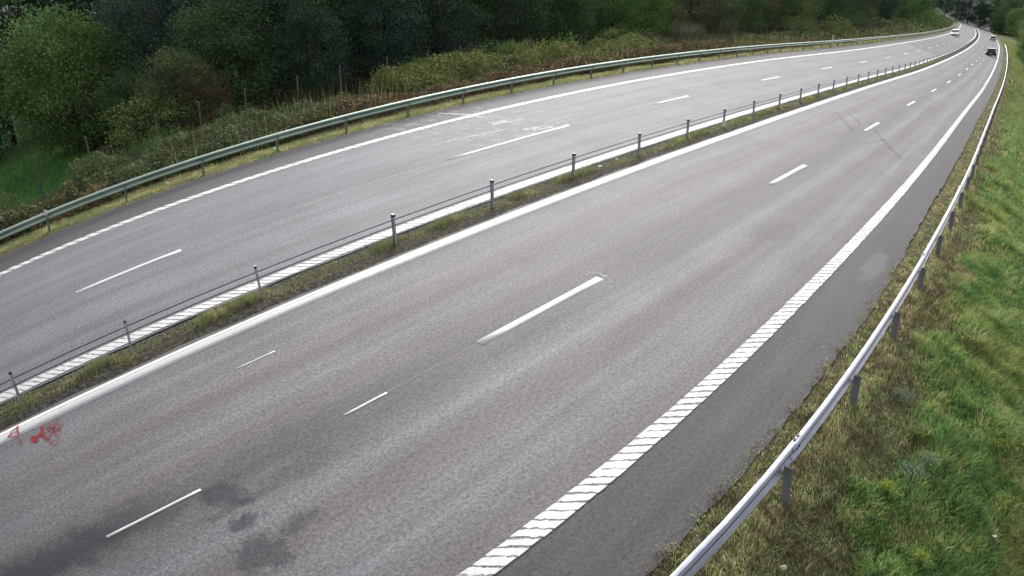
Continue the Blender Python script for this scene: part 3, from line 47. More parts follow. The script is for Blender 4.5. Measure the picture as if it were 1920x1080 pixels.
def surf(s, d, h=0.0):
    s = np.atleast_1d(np.asarray(s, float)); d = np.atleast_1d(np.asarray(d, float)); s, d = np.broadcast_arrays(s, d)
    s = np.clip(s, SG[0], SG[-1]); d = np.clip(d, DG[0], DG[-1])
    i = np.clip(np.searchsorted(SG, s, side='right') - 1, 0, len(SG) - 2); j = np.clip(np.searchsorted(DG, d, side='right') - 1, 0, len(DG) - 2)
    hs_, hd = SG[i + 1] - SG[i], DG[j + 1] - DG[j]; t, u = (s - SG[i]) / hs_, (d - DG[j]) / hd
    B = lambda t, h: [v[..., None] for v in (2*t**3 - 3*t**2 + 1, (t**3 - 2*t**2 + t) * h, -2*t**3 + 3*t**2, (t**3 - t**2) * h)]
    a, b = B(t, hs_), B(u, hd); r = 0
    for ii, A, AM in ((i, a[0], a[1]), (i + 1, a[2], a[3])):
        for jj, Bv, BM in ((j, b[0], b[1]), (j + 1, b[2], b[3])):
            r = r + A * Bv * NET[ii, jj] + AM * Bv * NS[ii, jj] + A * BM * ND[ii, jj] + AM * BM * NSD[ii, jj]
    r = r.copy(); r[..., 2] += h
    return r
def P(s, d, h=0.0): return Vector(surf(s, d, h)[0])
def frame(s, d, h=0.0):
    p = P(s, d, h); f = (P(s + .05, d, h) - P(s - .05, d, h)).normalized(); l = (P(s, d + .05, h) - P(s, d - .05, h))
    n = f.cross(l).normalized(); return p, f, n.cross(f).normalized(), n
def yaw(s, d):
    p, f, l, n = frame(s, d); return math.atan2(f.y, f.x)

def vnoise(x, y, seed=0):                                   # smooth value noise in 0..1
    x = np.asarray(x, float); y = np.asarray(y, float); xi = np.floor(x).astype(np.int64); yi = np.floor(y).astype(np.int64)
    def hsh(a, b):
        n = (a * 374761393 + b * 668265263 + seed * 1442695041) & 0xffffffff
        n = ((n ^ (n >> 13)) * 1274126177) & 0xffffffff; return ((n ^ (n >> 16)) & 0xffff) / 65535.0
    fx, fy = x - xi, y - yi; fx = fx * fx * (3 - 2 * fx); fy = fy * fy * (3 - 2 * fy)
    return (hsh(xi, yi) * (1 - fx) + hsh(xi + 1, yi) * fx) * (1 - fy) + (hsh(xi, yi + 1) * (1 - fx) + hsh(xi + 1, yi + 1) * fx) * fy
def fbm(x, y, seed=0): return .55 * vnoise(x, y, seed) + .3 * vnoise(x * 2.1, y * 2.1, seed + 1) + .15 * vnoise(x * 4.3, y * 4.3, seed + 2)
def sm(a, b, x): t = np.clip((x - a) / (b - a), 0, 1); return t * t * (3 - 2 * t)

HD = [-70, -40, -30, -20, -14, -10, -7.5, -6.2, -4.9, -4.7, -4.2, 3.3, 3.7, 4.0, 4.6, 4.9, 5.4, 12.8, 13.3, 13.8, 14.5, 16, 18, 22, 40, 130]
HH = [-2.5, -2.5, -2.6, -2.5, -1.9, -.95, -.3, -.07, -.008, -.05, -.3, -.3, -.05, 0.0, 0.0, -.05, -.3, -.3, -.05, -.02, -.12, -.5, -.9, -1.1, -1.2, -1.2]
def hp(s, d):
    s = np.asarray(s, float); d = np.asarray(d, float); h = np.interp(d, HD, HH)
    far = sm(60, 200, s); h = h + far * np.interp(d, [-60, -30, -14, -8, -6], [16, 8, 3.0, .6, 0])
    out = np.maximum(sm(-5.6, -7.5, d), sm(14, 16, d)); return h + out * (fbm(s * .5, d * .5, 5) - .5) * .35

# ------------------------------------------------------------------ helpers
def tag(o, label=None, cat=None, group=None, kind=None):
    if label: o['label'] = label
    if cat: o['category'] = cat
    if group: o['group'] = group
    if kind: o['kind'] = kind
    return o
def empty(name, loc, rz=0.0, label=None, cat=None, group=None):
    o = bpy.data.objects.new(name, None); C.objects.link(o); o.location = loc; o.rotation_euler = (0, 0, rz); o.empty_display_size = .2
    return tag(o, label, cat, group)
def meshdata(name, V, F, mat=None, cols=None, uvs=None, smooth=False):
    me = bpy.data.meshes.new(name); V = np.asarray(V, np.float32)
    if isinstance(F, np.ndarray):
        n, k = F.shape; me.vertices.add(len(V)); me.vertices.foreach_set('co', V.ravel())
        me.loops.add(n * k); me.loops.foreach_set('vertex_index', F.astype(np.int32).ravel())
        me.polygons.add(n); me.polygons.foreach_set('loop_start', np.arange(0, n * k, k, dtype=np.int32)); me.update(calc_edges=True)
    else: me.from_pydata([tuple(map(float, v)) for v in V], [], F)
    if cols is not None:
        ca = me.color_attributes.new('Col', 'FLOAT_COLOR', 'POINT'); c = np.ones((len(V), 4), np.float32); c[:, :3] = cols; ca.data.foreach_set('color', c.ravel())
    if uvs is not None:
        uvl = me.uv_layers.new(name='UVMap'); idx = np.zeros(len(me.loops), np.int32); me.loops.foreach_get('vertex_index', idx)
        uvl.data.foreach_set('uv', np.asarray(uvs, np.float32)[idx].ravel())
    if mat: me.materials.append(mat)
    if smooth: me.polygons.foreach_set('use_smooth', np.ones(len(me.polygons), bool))
    me.update(); return me
def link(name, me, parent=None, loc=(0, 0, 0), rot=None):
    o = bpy.data.objects.new(name, me); C.objects.link(o); o.location = loc
    if rot is not None: o.rotation_euler = rot
    if parent: o.parent = parent
    return o
def wobj(name, V, F, mat, parent=None, **k):                # vertices given in world space, parent may only be translated
    V = np.asarray(V, float)
    off = np.array(parent.location) if parent else np.zeros(3)
    if parent and parent.parent: off = off + np.array(parent.parent.location)
    return link(name, meshdata(name, V - off, F, mat, **k), parent)
class MB:
    def __init__(s): s.v = []; s.f = []
    def add(s, v, f): n = len(s.v); s.v += [tuple(q) for q in v]; s.f += [tuple(i + n for i in q) for q in f]; return s
    def box(s, c, sz, rz=0.0):
        x, y, z = [a / 2 for a in sz]; cs, sn = math.cos(rz), math.sin(rz)
        v = [(c[0] + cs*i*x - sn*j*y, c[1] + sn*i*x + cs*j*y, c[2] + k*z) for k in (-1, 1) for i, j in ((-1,-1),(1,-1),(1,1),(-1,1))]
        return s.add(v, [(3,2,1,0),(4,5,6,7),(0,1,5,4),(1,2,6,5),(2,3,7,6),(3,0,4,7)])
    def tube(s, pts, r, n=6, cap=True):
        pts = [Vector(p) for p in pts]; rs = r if isinstance(r, (list, tuple)) else [r] * len(pts); v = []; f = []
        for i, p in enumerate(pts):
            t = (pts[min(i + 1, len(pts) - 1)] - pts[max(i - 1, 0)]).normalized()
            a = t.cross(Vector((0, 0, 1))); a = a.normalized() if a.length > .01 else Vector((1, 0, 0)); b = t.cross(a)
            for k in range(n):
                th = 2 * math.pi * k / n; v.append(p + a * math.cos(th) * rs[i] + b * math.sin(th) * rs[i])
        for i in range(len(pts) - 1):
            for k in range(n): f.append((i*n + k, i*n + (k+1) % n, (i+1)*n + (k+1) % n, (i+1)*n + k))
        if cap: f.append(tuple(range(n))[::-1]); f.append(tuple((len(pts)-1)*n + k for k in range(n)))
        return s.add(v, f)
    def me(s, name, mat=None, smooth=False): return meshdata(name, s.v, s.f, mat, smooth=smooth)
    def obj(s, name, mat, parent=None, loc=(0, 0, 0), rot=None, smooth=False): return link(name, s.me(name, mat, smooth), parent, loc, rot)
def sheet(name, ss, dds, mat, h=0.0, parent=None, hfun=None):
    S_, D_ = np.meshgrid(ss, dds, indexing='ij') if not callable(dds) else (None, None)
    V = surf(S_, D_); V[..., 2] += (hfun(S_, D_) if hfun else h); ns, nd = S_.shape
    idx = np.arange(ns * nd).reshape(ns, nd)
    F = np.stack([idx[:-1, :-1], idx[1:, :-1], idx[1:, 1:], idx[:-1, 1:]], -1).reshape(-1, 4)
    return wobj(name, V.reshape(-1, 3), F, mat, parent, uvs=np.stack([S_, D_], -1).reshape(-1, 2), smooth=True)
def ribbon(name, ss, dL, dR, mat, h, parent=None, thick=0.0):
    ss = np.asarray(ss, float); n = len(ss)
    dL = np.broadcast_to(dL, n); dR = np.broadcast_to(dR, n)
    if thick == 0:
        V = np.concatenate([surf(ss, dR, h), surf(ss, dL, h)]); F = np.array([[i, i + 1, n + i + 1, n + i] for i in range(n - 1)])
        return wobj(name, V, F, mat, parent, uvs=np.concatenate([np.stack([ss, dR], -1), np.stack([ss, dL], -1)]))
    V = np.concatenate([surf(ss, dR, h + thick), surf(ss, dL, h + thick), surf(ss, dR, h - .004), surf(ss, dL, h - .004)]); F = []
    for i in range(n - 1): F += [[i, i+1, n+i+1, n+i], [2*n+i, 2*n+i+1, i+1, i], [n+i, n+i+1, 3*n+i+1, 3*n+i]]
    F += [[0, n, 3*n, 2*n], [n-1, 3*n-1, 4*n-1, 2*n-1]]
    return wobj(name, V, np.array(F), mat, parent)

# ------------------------------------------------------------------ materials
class NT:
    def __init__(s, name, rough=.8, spec=.3, metal=0.0):
        s.m = bpy.data.materials.new(name); s.m.use_nodes = True; s.n = s.m.node_tree.nodes; s.l = s.m.node_tree.links
        s.b = s.n['Principled BSDF']; s.b.inputs['Roughness'].default_value = rough; s.b.inputs['Specular IOR Level'].default_value = spec; s.b.inputs['Metallic'].default_value = metal
    def put(s, inp, v):
        if isinstance(v, bpy.types.NodeSocket): s.l.new(v, inp)
        elif isinstance(v, (tuple, list)) and len(v) == 3 and len(inp.default_value) == 4: inp.default_value = (*v, 1)
        else: inp.default_value = v
    def math(s, op, a, b=0.0, c=None, clamp=False):
        n = s.n.new('ShaderNodeMath'); n.operation = op; n.use_clamp = clamp; s.put(n.inputs[0], a); s.put(n.inputs[1], b)
        if c is not None: s.put(n.inputs[2], c)
        return n.outputs[0]
    def coord(s, kind='Object'): return s.n.new('ShaderNodeTexCoord').outputs[kind]
    def uv(s):
        n = s.n.new('ShaderNodeSeparateXYZ'); s.l.new(s.coord('UV'), n.inputs[0]); return n.outputs[0], n.outputs[1]
    def vec(s, x, y, z=0.0):
        n = s.n.new('ShaderNodeCombineXYZ'); s.put(n.inputs[0], x); s.put(n.inputs[1], y); s.put(n.inputs[2], z); return n.outputs[0]
    def noise(s, v, scale, detail=3.0, rough=.55):
        n = s.n.new('ShaderNodeTexNoise'); s.l.new(v, n.inputs['Vector']); n.inputs['Scale'].default_value = scale; n.inputs['Detail'].default_value = detail; n.inputs['Roughness'].default_value = rough; return n.outputs[0]
    def voro(s, v, scale):
        n = s.n.new('ShaderNodeTexVoronoi'); s.l.new(v, n.inputs['Vector']); n.inputs['Scale'].default_value = scale; return n
    def ramp(s, f, stops, interp='LINEAR'):
        n = s.n.new('ShaderNodeValToRGB'); n.color_ramp.interpolation = interp; e = n.color_ramp.elements
        while len(e) < len(stops): e.new(.5)
        for k, (p, c) in zip(e, stops): k.position = p; k.color = (*c, 1) if isinstance(c, tuple) else (c, c, c, 1)
        s.put(n.inputs[0], f); return n.outputs[0]
    def mix(s, f, a, b, mode='MIX'):
        n = s.n.new('ShaderNodeMix'); n.data_type = 'RGBA'; n.blend_type = mode; s.put(n.inputs[0], f); s.put(n.inputs[6], a); s.put(n.inputs[7], b); return n.outputs[2]
    def map(s, v, a, b, c=0.0, d=1.0):
        n = s.n.new('ShaderNodeMapRange'); n.interpolation_type = 'SMOOTHSTEP'; s.put(n.inputs[0], v)
        for i, q in enumerate((a, b, c, d)): n.inputs[i + 1].default_value = q
        return n.outputs[0]
    def bump(s, h, strength=.3, dist=.01):
        n = s.n.new('ShaderNodeBump'); n.inputs['Strength'].default_value = strength; n.inputs['Distance'].default_value = dist; s.put(n.inputs['Height'], h); s.l.new(n.outputs[0], s.b.inputs['Normal'])
    def col(s, v): s.put(s.b.inputs['Base Color'], v); return s.m
def plain(name, c, rough=.6, metal=0.0, spec=.4, var=.12, scale=6.0):
    t = NT(name, rough, spec, metal); f = t.noise(t.coord(), scale, 4)
    lo = tuple(max(0, a * (1 - var * 1.6)) for a in c); hi = tuple(min(1, a * (1 + var)) for a in c)
    return t.col(t.ramp(f, [(.3, lo), (.7, hi)]))

def asphalt(name, base, bands, dmin, dmax, shoulder, left=False):
    t = NT(name, .78, .38); u, v = t.uv(); oc = t.vec(u, v)
    wob = t.noise(t.vec(t.math('MULTIPLY', u, .05), t.math('MULTIPLY', v, .5)), 1.0, 2)
    vv = t.math('ADD', v, t.math('MULTIPLY', t.math('SUBTRACT', wob, .5), .5))
    x = t.math('DIVIDE', t.math('SUBTRACT', vv, dmin), dmax - dmin)
    stops = [((d_ - dmin) / (dmax - dmin), tuple(base[i] * (1 + (k - 1) * 1.25) * w for i, w in enumerate(((1 + .22 * wm), 1, (1 - .06 * wm))))) for d_, k, wm in bands]
    c = t.ramp(x, stops)
    # darker unworn shoulder, sharp along the outer edge line
    sh = t.math('MULTIPLY', t.math('GREATER_THAN', t.math('MULTIPLY', v, shoulder[1]), shoulder[0] * shoulder[1]), 1.0)
    c = t.mix(sh, c, tuple(shoulder[2]))
    # long streaks, blotches, coarse stone grain
    st = t.noise(t.vec(t.math('MULTIPLY', u, .12), t.math('MULTIPLY', v, 3.2)), 1.0, 4)
    bl = t.noise(oc, .45, 4, .6)
    g1 = t.noise(oc, 16.0, 5, .85); g2 = t.noise(oc, 52.0, 3, .85); vo = t.voro(oc, 48.0)
    k = t.math('MULTIPLY', t.map(st, .3, .7, .87, 1.13), t.map(bl, .3, .7, .92, 1.08))
    k = t.math('MULTIPLY', k, t.map(g1, .32, .68, .60, 1.42)); k = t.math('MULTIPLY', k, t.map(g2, .3, .7, .70, 1.30))
    c = t.mix(1.0, c, t.vec(k, k, k), 'MULTIPLY')
    fl = t.noise(oc, 27.0, 2, .5); c = t.mix(t.map(fl, .56, .70, 0, .75), c, (.062, .058, .060)); fl2 = t.noise(t.vec(u, v, 4.0), 24.0, 2, .5); c = t.mix(t.math('MULTIPLY', t.map(fl2, .62, .74, 0, .45), t.math('SUBTRACT', 1.0, t.math('MULTIPLY', sh, .9))), c, (.34, .33, .34))
    cell = t.n.new('ShaderNodeSeparateColor'); t.l.new(vo.outputs['Color'], cell.inputs[0])
    c = t.mix(t.math('MULTIPLY', t.map(cell.outputs[0], .82, 1.0, 0, .45), t.math('SUBTRACT', 1.0, t.math('MULTIPLY', sh, .75))), c, (.30, .29, .28)); c = t.mix(t.map(cell.outputs[1], .86, 1.0, 0, .4), c, (.13, .10, .095))
    if not left:
        # bitumen-dark strip along the lane joint at the near end, fading forward
        nz = t.math('MULTIPLY', t.math('SUBTRACT', t.noise(oc, 2.6, 6, .72), .5), 1.0)
        ad = t.math('ADD', t.math('ABSOLUTE', t.math('SUBTRACT', v, .05)), nz)
        m1 = t.math('MULTIPLY', t.map(ad, .10, .60, 1, 0), t.map(u, -7.4, -5.2, .78, .32)); m1 = t.math('MULTIPLY', m1, t.map(u, -4.4, .8, 1, .12))
        m1 = t.math('MULTIPLY', m1, t.map(u, 0, 4, 1, 0))
        c = t.mix(m1, c, (.030, .033, .040))
        for (pu, pv, ru, rv, a) in ((-5.2, -.30, .34, .36, .85), (-5.30, -.62, .5, .10, .5), (-5.30, -.98, .30, .17, .9), (-5.46, -1.62, .55, .38, .75), (-4.75, -1.42, .35, .16, .6), (-3.9, -.55, .8, .22, .35), (8.6, -1.5, 1.2, .5, .22), (.9, -.45, 1.3, .28, .22)):
            r = t.math('SQRT', t.math('ADD', t.math('POWER', t.math('DIVIDE', t.math('SUBTRACT', u, pu), ru), 2.0), t.math('POWER', t.math('DIVIDE', t.math('SUBTRACT', v, pv), rv), 2.0)))
            r = t.math('ADD', r, t.math('MULTIPLY', nz, 3.4)); c = t.mix(t.math('MULTIPLY', t.map(r, .40, 1.25, a * .88, 0), t.map(g1, .3, .7, 1.12, .8)), c, (.036, .039, .048))
        r = t.math('SQRT', t.math('ADD', t.math('POWER', t.math('DIVIDE', t.math('SUBTRACT', u, 8.2), 1.1), 2.0), t.math('POWER', t.math('DIVIDE', t.math('SUBTRACT', v, -4.45), .3), 2.0)))
        c = t.mix(t.map(t.math('ADD', r, t.math('MULTIPLY', nz, 2.0)), .5, 1.2, .5, 0), c, (.19, .185, .18))
    else:
        nz = t.math('SUBTRACT', t.noise(oc, 2.2, 5, .7), .5)
        a = t.math('MULTIPLY', t.map(u, 7.5, 9.5, 0, 1), t.map(u, 13, 16, 1, 0)); a = t.math('MULTIPLY', a, t.map(v, 7.8, 8.6, 0, 1)); a = t.math('MULTIPLY', a, t.map(nz, -.02, .22, 0, .55))
        c = t.mix(a, c, (.42, .42, .42))
        e = t.math('SUBTRACT', u, t.math('MULTIPLY', t.math('SUBTRACT', v, 4.3), 1.4)); m = t.math('MULTIPLY', t.map(e, 89, 90.5, 0, 1), t.map(u, 118, 175, 1, .25))
        c = t.mix(t.math('MULTIPLY', m, .42), c, (.075, .075, .085))
    t.bump(t.math('ADD', g1, g2), .35, .006)
    return t.col(c)
RB = [(-5.1, .8, .1), (-3.7, .80, .1), (-3.35, .84, .35), (-2.65, 1.13, -.1), (-2.1, 1.02, 0), (-1.7, .84, .4), (-1.35, .90, .2), (-.95, 1.18, -.1), (-.5, .90, .1), (-.15, .80, .15), (.2, .84, .1), (.6, .88, .3), (1.15, 1.08, 0), (1.5, 1.0, .1), (1.85, .88, .3), (2.3, 1.04, .1), (2.8, 1.12, 0), (3.2, 1.04, 0), (3.8, .80, 0)]
LB = [(4.6, .9, 0), (5.3, 1.0, 0), (6.2, .93, .15), (6.9, 1.08, 0), (7.5, .96, .12), (8.1, .98, 0), (8.8, .90, 0), (9.6, 1.06, 0), (10.3, .97, .05), (10.9, 1.06, 0), (11.6, .95, 0), (12.2, .9, 0)]
M_ASR = asphalt('asphalt_right', (.186, .180, .187), RB, -5.1, 3.9, (-3.62, -1, (.088, .085, .088)))
M_ASL = asphalt('asphalt_left', (.208, .204, .224), LB, 4.6, 12.2, (11.85, 1, (.092, .088, .092)), True)

def paint(name, c=(.74, .74, .72), wear=.45):
    t = NT(name, .55, .4); oc = t.coord(); n1 = t.noise(oc, 14.0, 5, .75); n2 = t.noise(oc, 1.5, 3)
    c_ = t.mix(t.map(n1, .35, .62, .28, 0), c, (.42, .42, .41)); c_ = t.mix(t.map(n2, .45, .8, 0, .25), c_, (.55, .54, .52))
    if wear: c_ = t.mix(t.map(t.noise(oc, 38.0, 4, .8), .60, .72, 0, wear), c_, (.2, .2, .2))
    t.bump(n1, .3, .004); return t.col(c_)
M_PAINT = paint('road_paint'); M_BAR = paint('profiled_paint', (.80, .80, .77), .3)
def alpha_paint(name, c, cut=.5, scale=18.0, soft=.12, top=1.0):
    t = NT(name, .7, .2); n = t.noise(t.coord(), scale, 6, .85); t.put(t.b.inputs['Alpha'], t.map(n, cut - soft, cut + soft, 0, top)); return t.col(c)
M_WORN = alpha_paint('worn_paint', (.5, .49, .47), .47, 9.0, .14, .6)
M_WORN2 = alpha_paint('white_scuff', (.66, .66, .65), .46, 8.0, .1, .85)
M_FAINT = alpha_paint('faint_seam', (.40, .37, .35), .46, 7.0, .2, .38)
M_RED = alpha_paint('red_spray', (.38, .045, .06), .42, 30.0, .12, .85)
M_REDF = alpha_paint('faint_red_spray', (.34, .06, .075), .50, 22.0, .16, .55)
M_WSPRAY = alpha_paint('white_spray', (.55, .54, .52), .46, 16.0, .14, .55)
M_SKID = alpha_paint('skid_rubber', (.06, .06, .06), .50, 9.0, .25, .30)
def galv(name, c, rough=.42, metal=.75, green=0.0, groove_shade=False):
    t = NT(name, rough, .5, metal); oc = t.coord(); n = t.noise(oc, 5.0, 5, .6); n2 = t.noise(oc, 1.3, 4)
    k = t.ramp(n, [(.3, tuple(a * .82 for a in c)), (.7, c)])
    if green: k = t.mix(t.map(n2, .3, .65, green * .5, green), k, (.20, .31, .20))
    if groove_shade:  # darkens the rail colour where shade is painted in per vertex
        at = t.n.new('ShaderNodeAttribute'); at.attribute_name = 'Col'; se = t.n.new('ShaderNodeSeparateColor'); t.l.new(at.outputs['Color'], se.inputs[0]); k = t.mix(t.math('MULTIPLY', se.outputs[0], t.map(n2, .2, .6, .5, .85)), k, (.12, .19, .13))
    t.put(t.b.inputs['Roughness'], t.map(n, .3, .7, rough, rough + .16)); return t.col(k)
M_RAIL = galv('galvanised_rail', (.37, .38, .45), .34, .9)
M_RAILG = galv('algae_shaded_rail', (.66, .76, .68), .45, .45, .25, True)
M_POST = galv('galvanised_post', (.46, .47, .52), .5, .5)
M_POSTN = galv('dull_galvanised_post', (.24, .24, .27), .6, .4)
M_POSTG = galv('greenish_post', (.20, .25, .23), .6, .4, .5)
M_CABLE = galv('steel_cable', (.20, .20, .22), .6, .4)
M_BLACK = plain('black_plastic', (.018, .018, .02), .5); M_WHITE = plain('white_plastic', (.74, .74, .73), .5, var=.05)
M_WOOD = plain('weathered_wood', (.15, .135, .11), .85, var=.3, scale=14); M_WIRE = plain('wire', (.05, .05, .045), .8, .2)
M_BARK = plain('bark', (.075, .06, .045), .9, var=.4, scale=9); M_BARKL = plain('pale_bark', (.11, .10, .085), .85, var=.4, scale=5)
def vcol(name, rough=.7, trans=.25, objcol=False, spec=.2):
    t = NT(name, rough, spec); a = t.n.new('ShaderNodeAttribute'); a.attribute_name = 'Col'; c = a.outputs['Color']
    if objcol:
        oi = t.n.new('ShaderNodeObjectInfo'); c = t.mix(1.0, c, oi.outputs['Color'], 'MULTIPLY')
    t.col(c)
    if trans:
        tr = t.n.new('ShaderNodeBsdfTranslucent'); t.l.new(c, tr.inputs['Color']); mx = t.n.new('ShaderNodeMixShader'); mx.inputs[0].default_value = trans
        t.l.new(t.b.outputs[0], mx.inputs[1]); t.l.new(tr.outputs[0], mx.inputs[2]); t.l.new(mx.outputs[0], t.n['Material Output'].inputs['Surface'])
    return t.m
M_GRASS = vcol('grass_blades', .65, .45, False, .12); M_LEAF = vcol('leaves', .75, .2, True, .08)
def ground_mat():
    t = NT('ground_soil', .95, .1); u, v = t.uv(); oc = t.vec(u, v); n = t.noise(oc, 1.2, 6, .65); n2 = t.noise(oc, 9.0, 5, .7)
    c = t.ramp(n, [(.3, (.10, .105, .052)), (.5, (.15, .155, .070)), (.7, (.19, .165, .095))])
    right = t.map(v, -7.6, -6.3, 1, 0); c = t.mix(right, c, t.ramp(n, [(.3, (.08, .12, .04)), (.6, (.13, .18, .06)), (.8, (.18, .18, .08))]))
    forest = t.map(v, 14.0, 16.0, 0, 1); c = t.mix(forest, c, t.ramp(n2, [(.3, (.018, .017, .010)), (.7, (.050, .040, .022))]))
    field = t.math('MULTIPLY', t.map(v, 19.5, 21.5, 0, 1), t.map(u, .5, 2.5, 1, 0)); c = t.mix(field, c, (.08, .18, .05))
    fr = t.math('MULTIPLY', t.map(u, 110, 200, 0, 1), t.map(v, -8, -6, 1, 0)); c = t.mix(fr, c, t.ramp(n, [(.35, (.10, .12, .05)), (.65, (.19, .165, .095))]))
    med = t.math('MULTIPLY', t.map(v, 3.5, 3.6, 0, 1), t.map(v, 4.9, 5.0, 1, 0)); c = t.mix(med, c, t.ramp(n2, [(.3, (.060, .055, .040)), (.7, (.115, .105, .085))]))
    n3 = t.noise(oc, 16.0, 4, .7); k = t.math('MULTIPLY', t.map(n2, .3, .7, .55, 1.4), t.map(n3, .3, .7, .6, 1.35)); c = t.mix(1.0, c, t.vec(k, k, k), 'MULTIPLY'); t.bump(t.math('ADD', n2, n3), 1.0, .05); return t.col(c)
M_GROUND = ground_mat()
# ------------------------------------------------------------------ setting: ground and roads
def steps(a, b, near=.5):
    out = [a]
    while out[-1] < b: out.append(out[-1] + near * max(1.0, (out[-1] - 5) / 16.0))
    out[-1] = b; return np.array(out)
gs = steps(-24, 340, .5)
gd = np.array([-40, -34, -28, -24, -20, -17, -15, -13, -11.5, -10.5, -9.5, -8.7, -8, -7.4, -6.8, -6.2, -5.8, -5.4, -5.0, -4.7, -2, 0, 2, 3.7, 4.0, 4.3, 4.6, 4.9, 7, 10, 13, 13.4, 13.8, 14.2, 14.7, 15.2, 16, 17, 18, 19, 20, 21, 22.5, 24, 26, 29, 32, 36, 41, 47, 55, 65, 80, 100, 130])
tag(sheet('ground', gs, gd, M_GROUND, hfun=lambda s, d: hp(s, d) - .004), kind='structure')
big = MB(); big.add([(-1500, -600, -42), (1500, -600, -42), (1500, 2600, -42), (-1500, 2600, -42)], [(0, 1, 2, 3)])
tag(big.obj('terrain', plain('far_terrain', (.014, .022, .012), .95)), kind='structure')
rs = steps(-22, 340, .5)
def edge(s, base, amp, sd_): return base + amp * (fbm(s * 1.3, s * 0 + sd_, sd_) - .5) * 2
road_r = tag(sheet('road', rs, np.linspace(-4.6, 3.6, 12), M_ASR), kind='structure', label='grey asphalt carriageway leading away on the near side of the cable barrier')
road_l = tag(sheet('road', rs, np.linspace(4.9, 13.1, 12), M_ASL), kind='structure', label='grey asphalt carriageway of the oncoming traffic beyond the cable barrier')
es = steps(-20, 340, .22)
rightedge = edge(es, -5.03, .05, 3) + .07 * (vnoise(es * 7, es * 0, 77) - .5) + .22 * sm(6, 14, es)
ribbon('road_edge', es, -4.6, rightedge, M_ASR, 0.0, road_r); ribbon('road_edge', es, edge(es, 3.84, .05, 5), 3.6, M_ASR, 0.0, road_r)
ribbon('road_edge', es, 4.9, edge(es, 4.72, .04, 9), M_ASL, 0.0, road_l); ribbon('road_edge', es, edge(es, 13.4, .06, 7), 13.1, M_ASL, 0.0, road_l)

# markings
ls = steps(-20, 335, .4)
A = ribbon('edge_line', ls, 3.735, 3.375, M_PAINT, .004, road_r, thick=.003)
for q in (3.64, 3.47): ribbon('line_ridge', ls[ls < 60], q + .010, q - .010, M_BAR, .0085, A, thick=.002)
def profiled(road, d0, w, pitch, slant, name, fill, near_s, far_switch=70.0):
    """edge line laid as slanted raised bars"""
    base = MB(); h0 = .006
    root = ribbon('edge_line', steps(far_switch - .3, 335, .6), d0 + w / 2, d0 - w / 2, M_PAINT, .005, road, thick=.004)
    root['label'] = name; s = -12.0; rest = MB(); r_ = random.Random(5)
    while s < far_switch:
        nseg = 9 if s < 25 else 2; hl = fill * pitch / 2 * r_.uniform(.86, 1.10); w_ = w * r_.uniform(.94, 1.06); vt = []
        for k in range(nseg + 1):
            e = k / nseg - .5; dd = d0 + e * w_ + (r_.uniform(-.006, .006) if 0 < k < nseg else 0); sc = s + slant * e * w; j = r_.uniform(-.02, .02) if s < 25 else 0; j2 = r_.uniform(-.02, .02) if s < 25 else 0
            vt += [(sc - hl + j, dd), (sc + hl + j2, dd)]
        ss_, ds_ = zip(*vt); top = surf(ss_, ds_, .012); bot = surf(ss_, ds_, .001); n = len(vt); f = []
        for k in range(nseg):
            a, b, c, e_ = 2*k, 2*k+1, 2*k+3, 2*k+2; f += [(a, b, c, e_), (a + n, a, e_, e_ + n), (b, b + n, c + n, c)]
        f += [(0, n, n+1, 1), (n-2, n-1, 2*n-1, 2*n-2)]; V = list(map(tuple, top)) + list(map(tuple, bot))
        if s < near_s and s > -9.5: wobj('line_bar', V, f, M_BAR, root)
        else: rest.add(V, f)
        s += pitch
    o = rest.obj('line_bars', M_BAR, root); o['kind'] = 'stuff'
    # thin film of paint left between the bars
    ribbon('line_film', ls[ls < far_switch], d0 + w * .47, d0 - w * .47, M_FILM, .004, root)
    return root
M_FILM = alpha_paint('thin_paint_film', (.55, .55, .54), .44, 26.0, .1, .85)
profiled(road_r, -3.57, .295, .215, -.85, 'profiled white edge line beside the dark shoulder', .80, 14)
profiled(road_l, 4.93, .30, .215, -.85, 'profiled white line beside the grassy median', .77, 9)
profiled(road_l, 11.78, .28, .40, -.85, 'profiled white edge line beside the far shoulder', .80, 9, 34.0)
def dash(road, s0, s1, d, w, mat=None, nm='lane_dash'): return ribbon(nm, np.linspace(s0, s1, 6), d + w / 2, d - w / 2, mat or M_PAINT, .004, road, thick=.003)
for k in range(0, 27): 
    w = .17 if k < 12 else .19
    dash(road_r, 12 * k + (.02 if k == 0 else .12), 12 * k + 3.4, 0.0, w)
for a, b, d_ in ((-7.12, -5.42, 0.0), (-2.82, -2.0, 0.0)): dash(road_r, a, b, d_, .045)
dash(road_r, -3.28, -2.47, 2.355, .032)
for k in range(-1, 26):
    s0 = 7.45 + 12 * k; ex = 2.9 if k == 0 else 0.0
    dash(road_l, s0, s0 + 3.1 + ex, 8.2, .145)
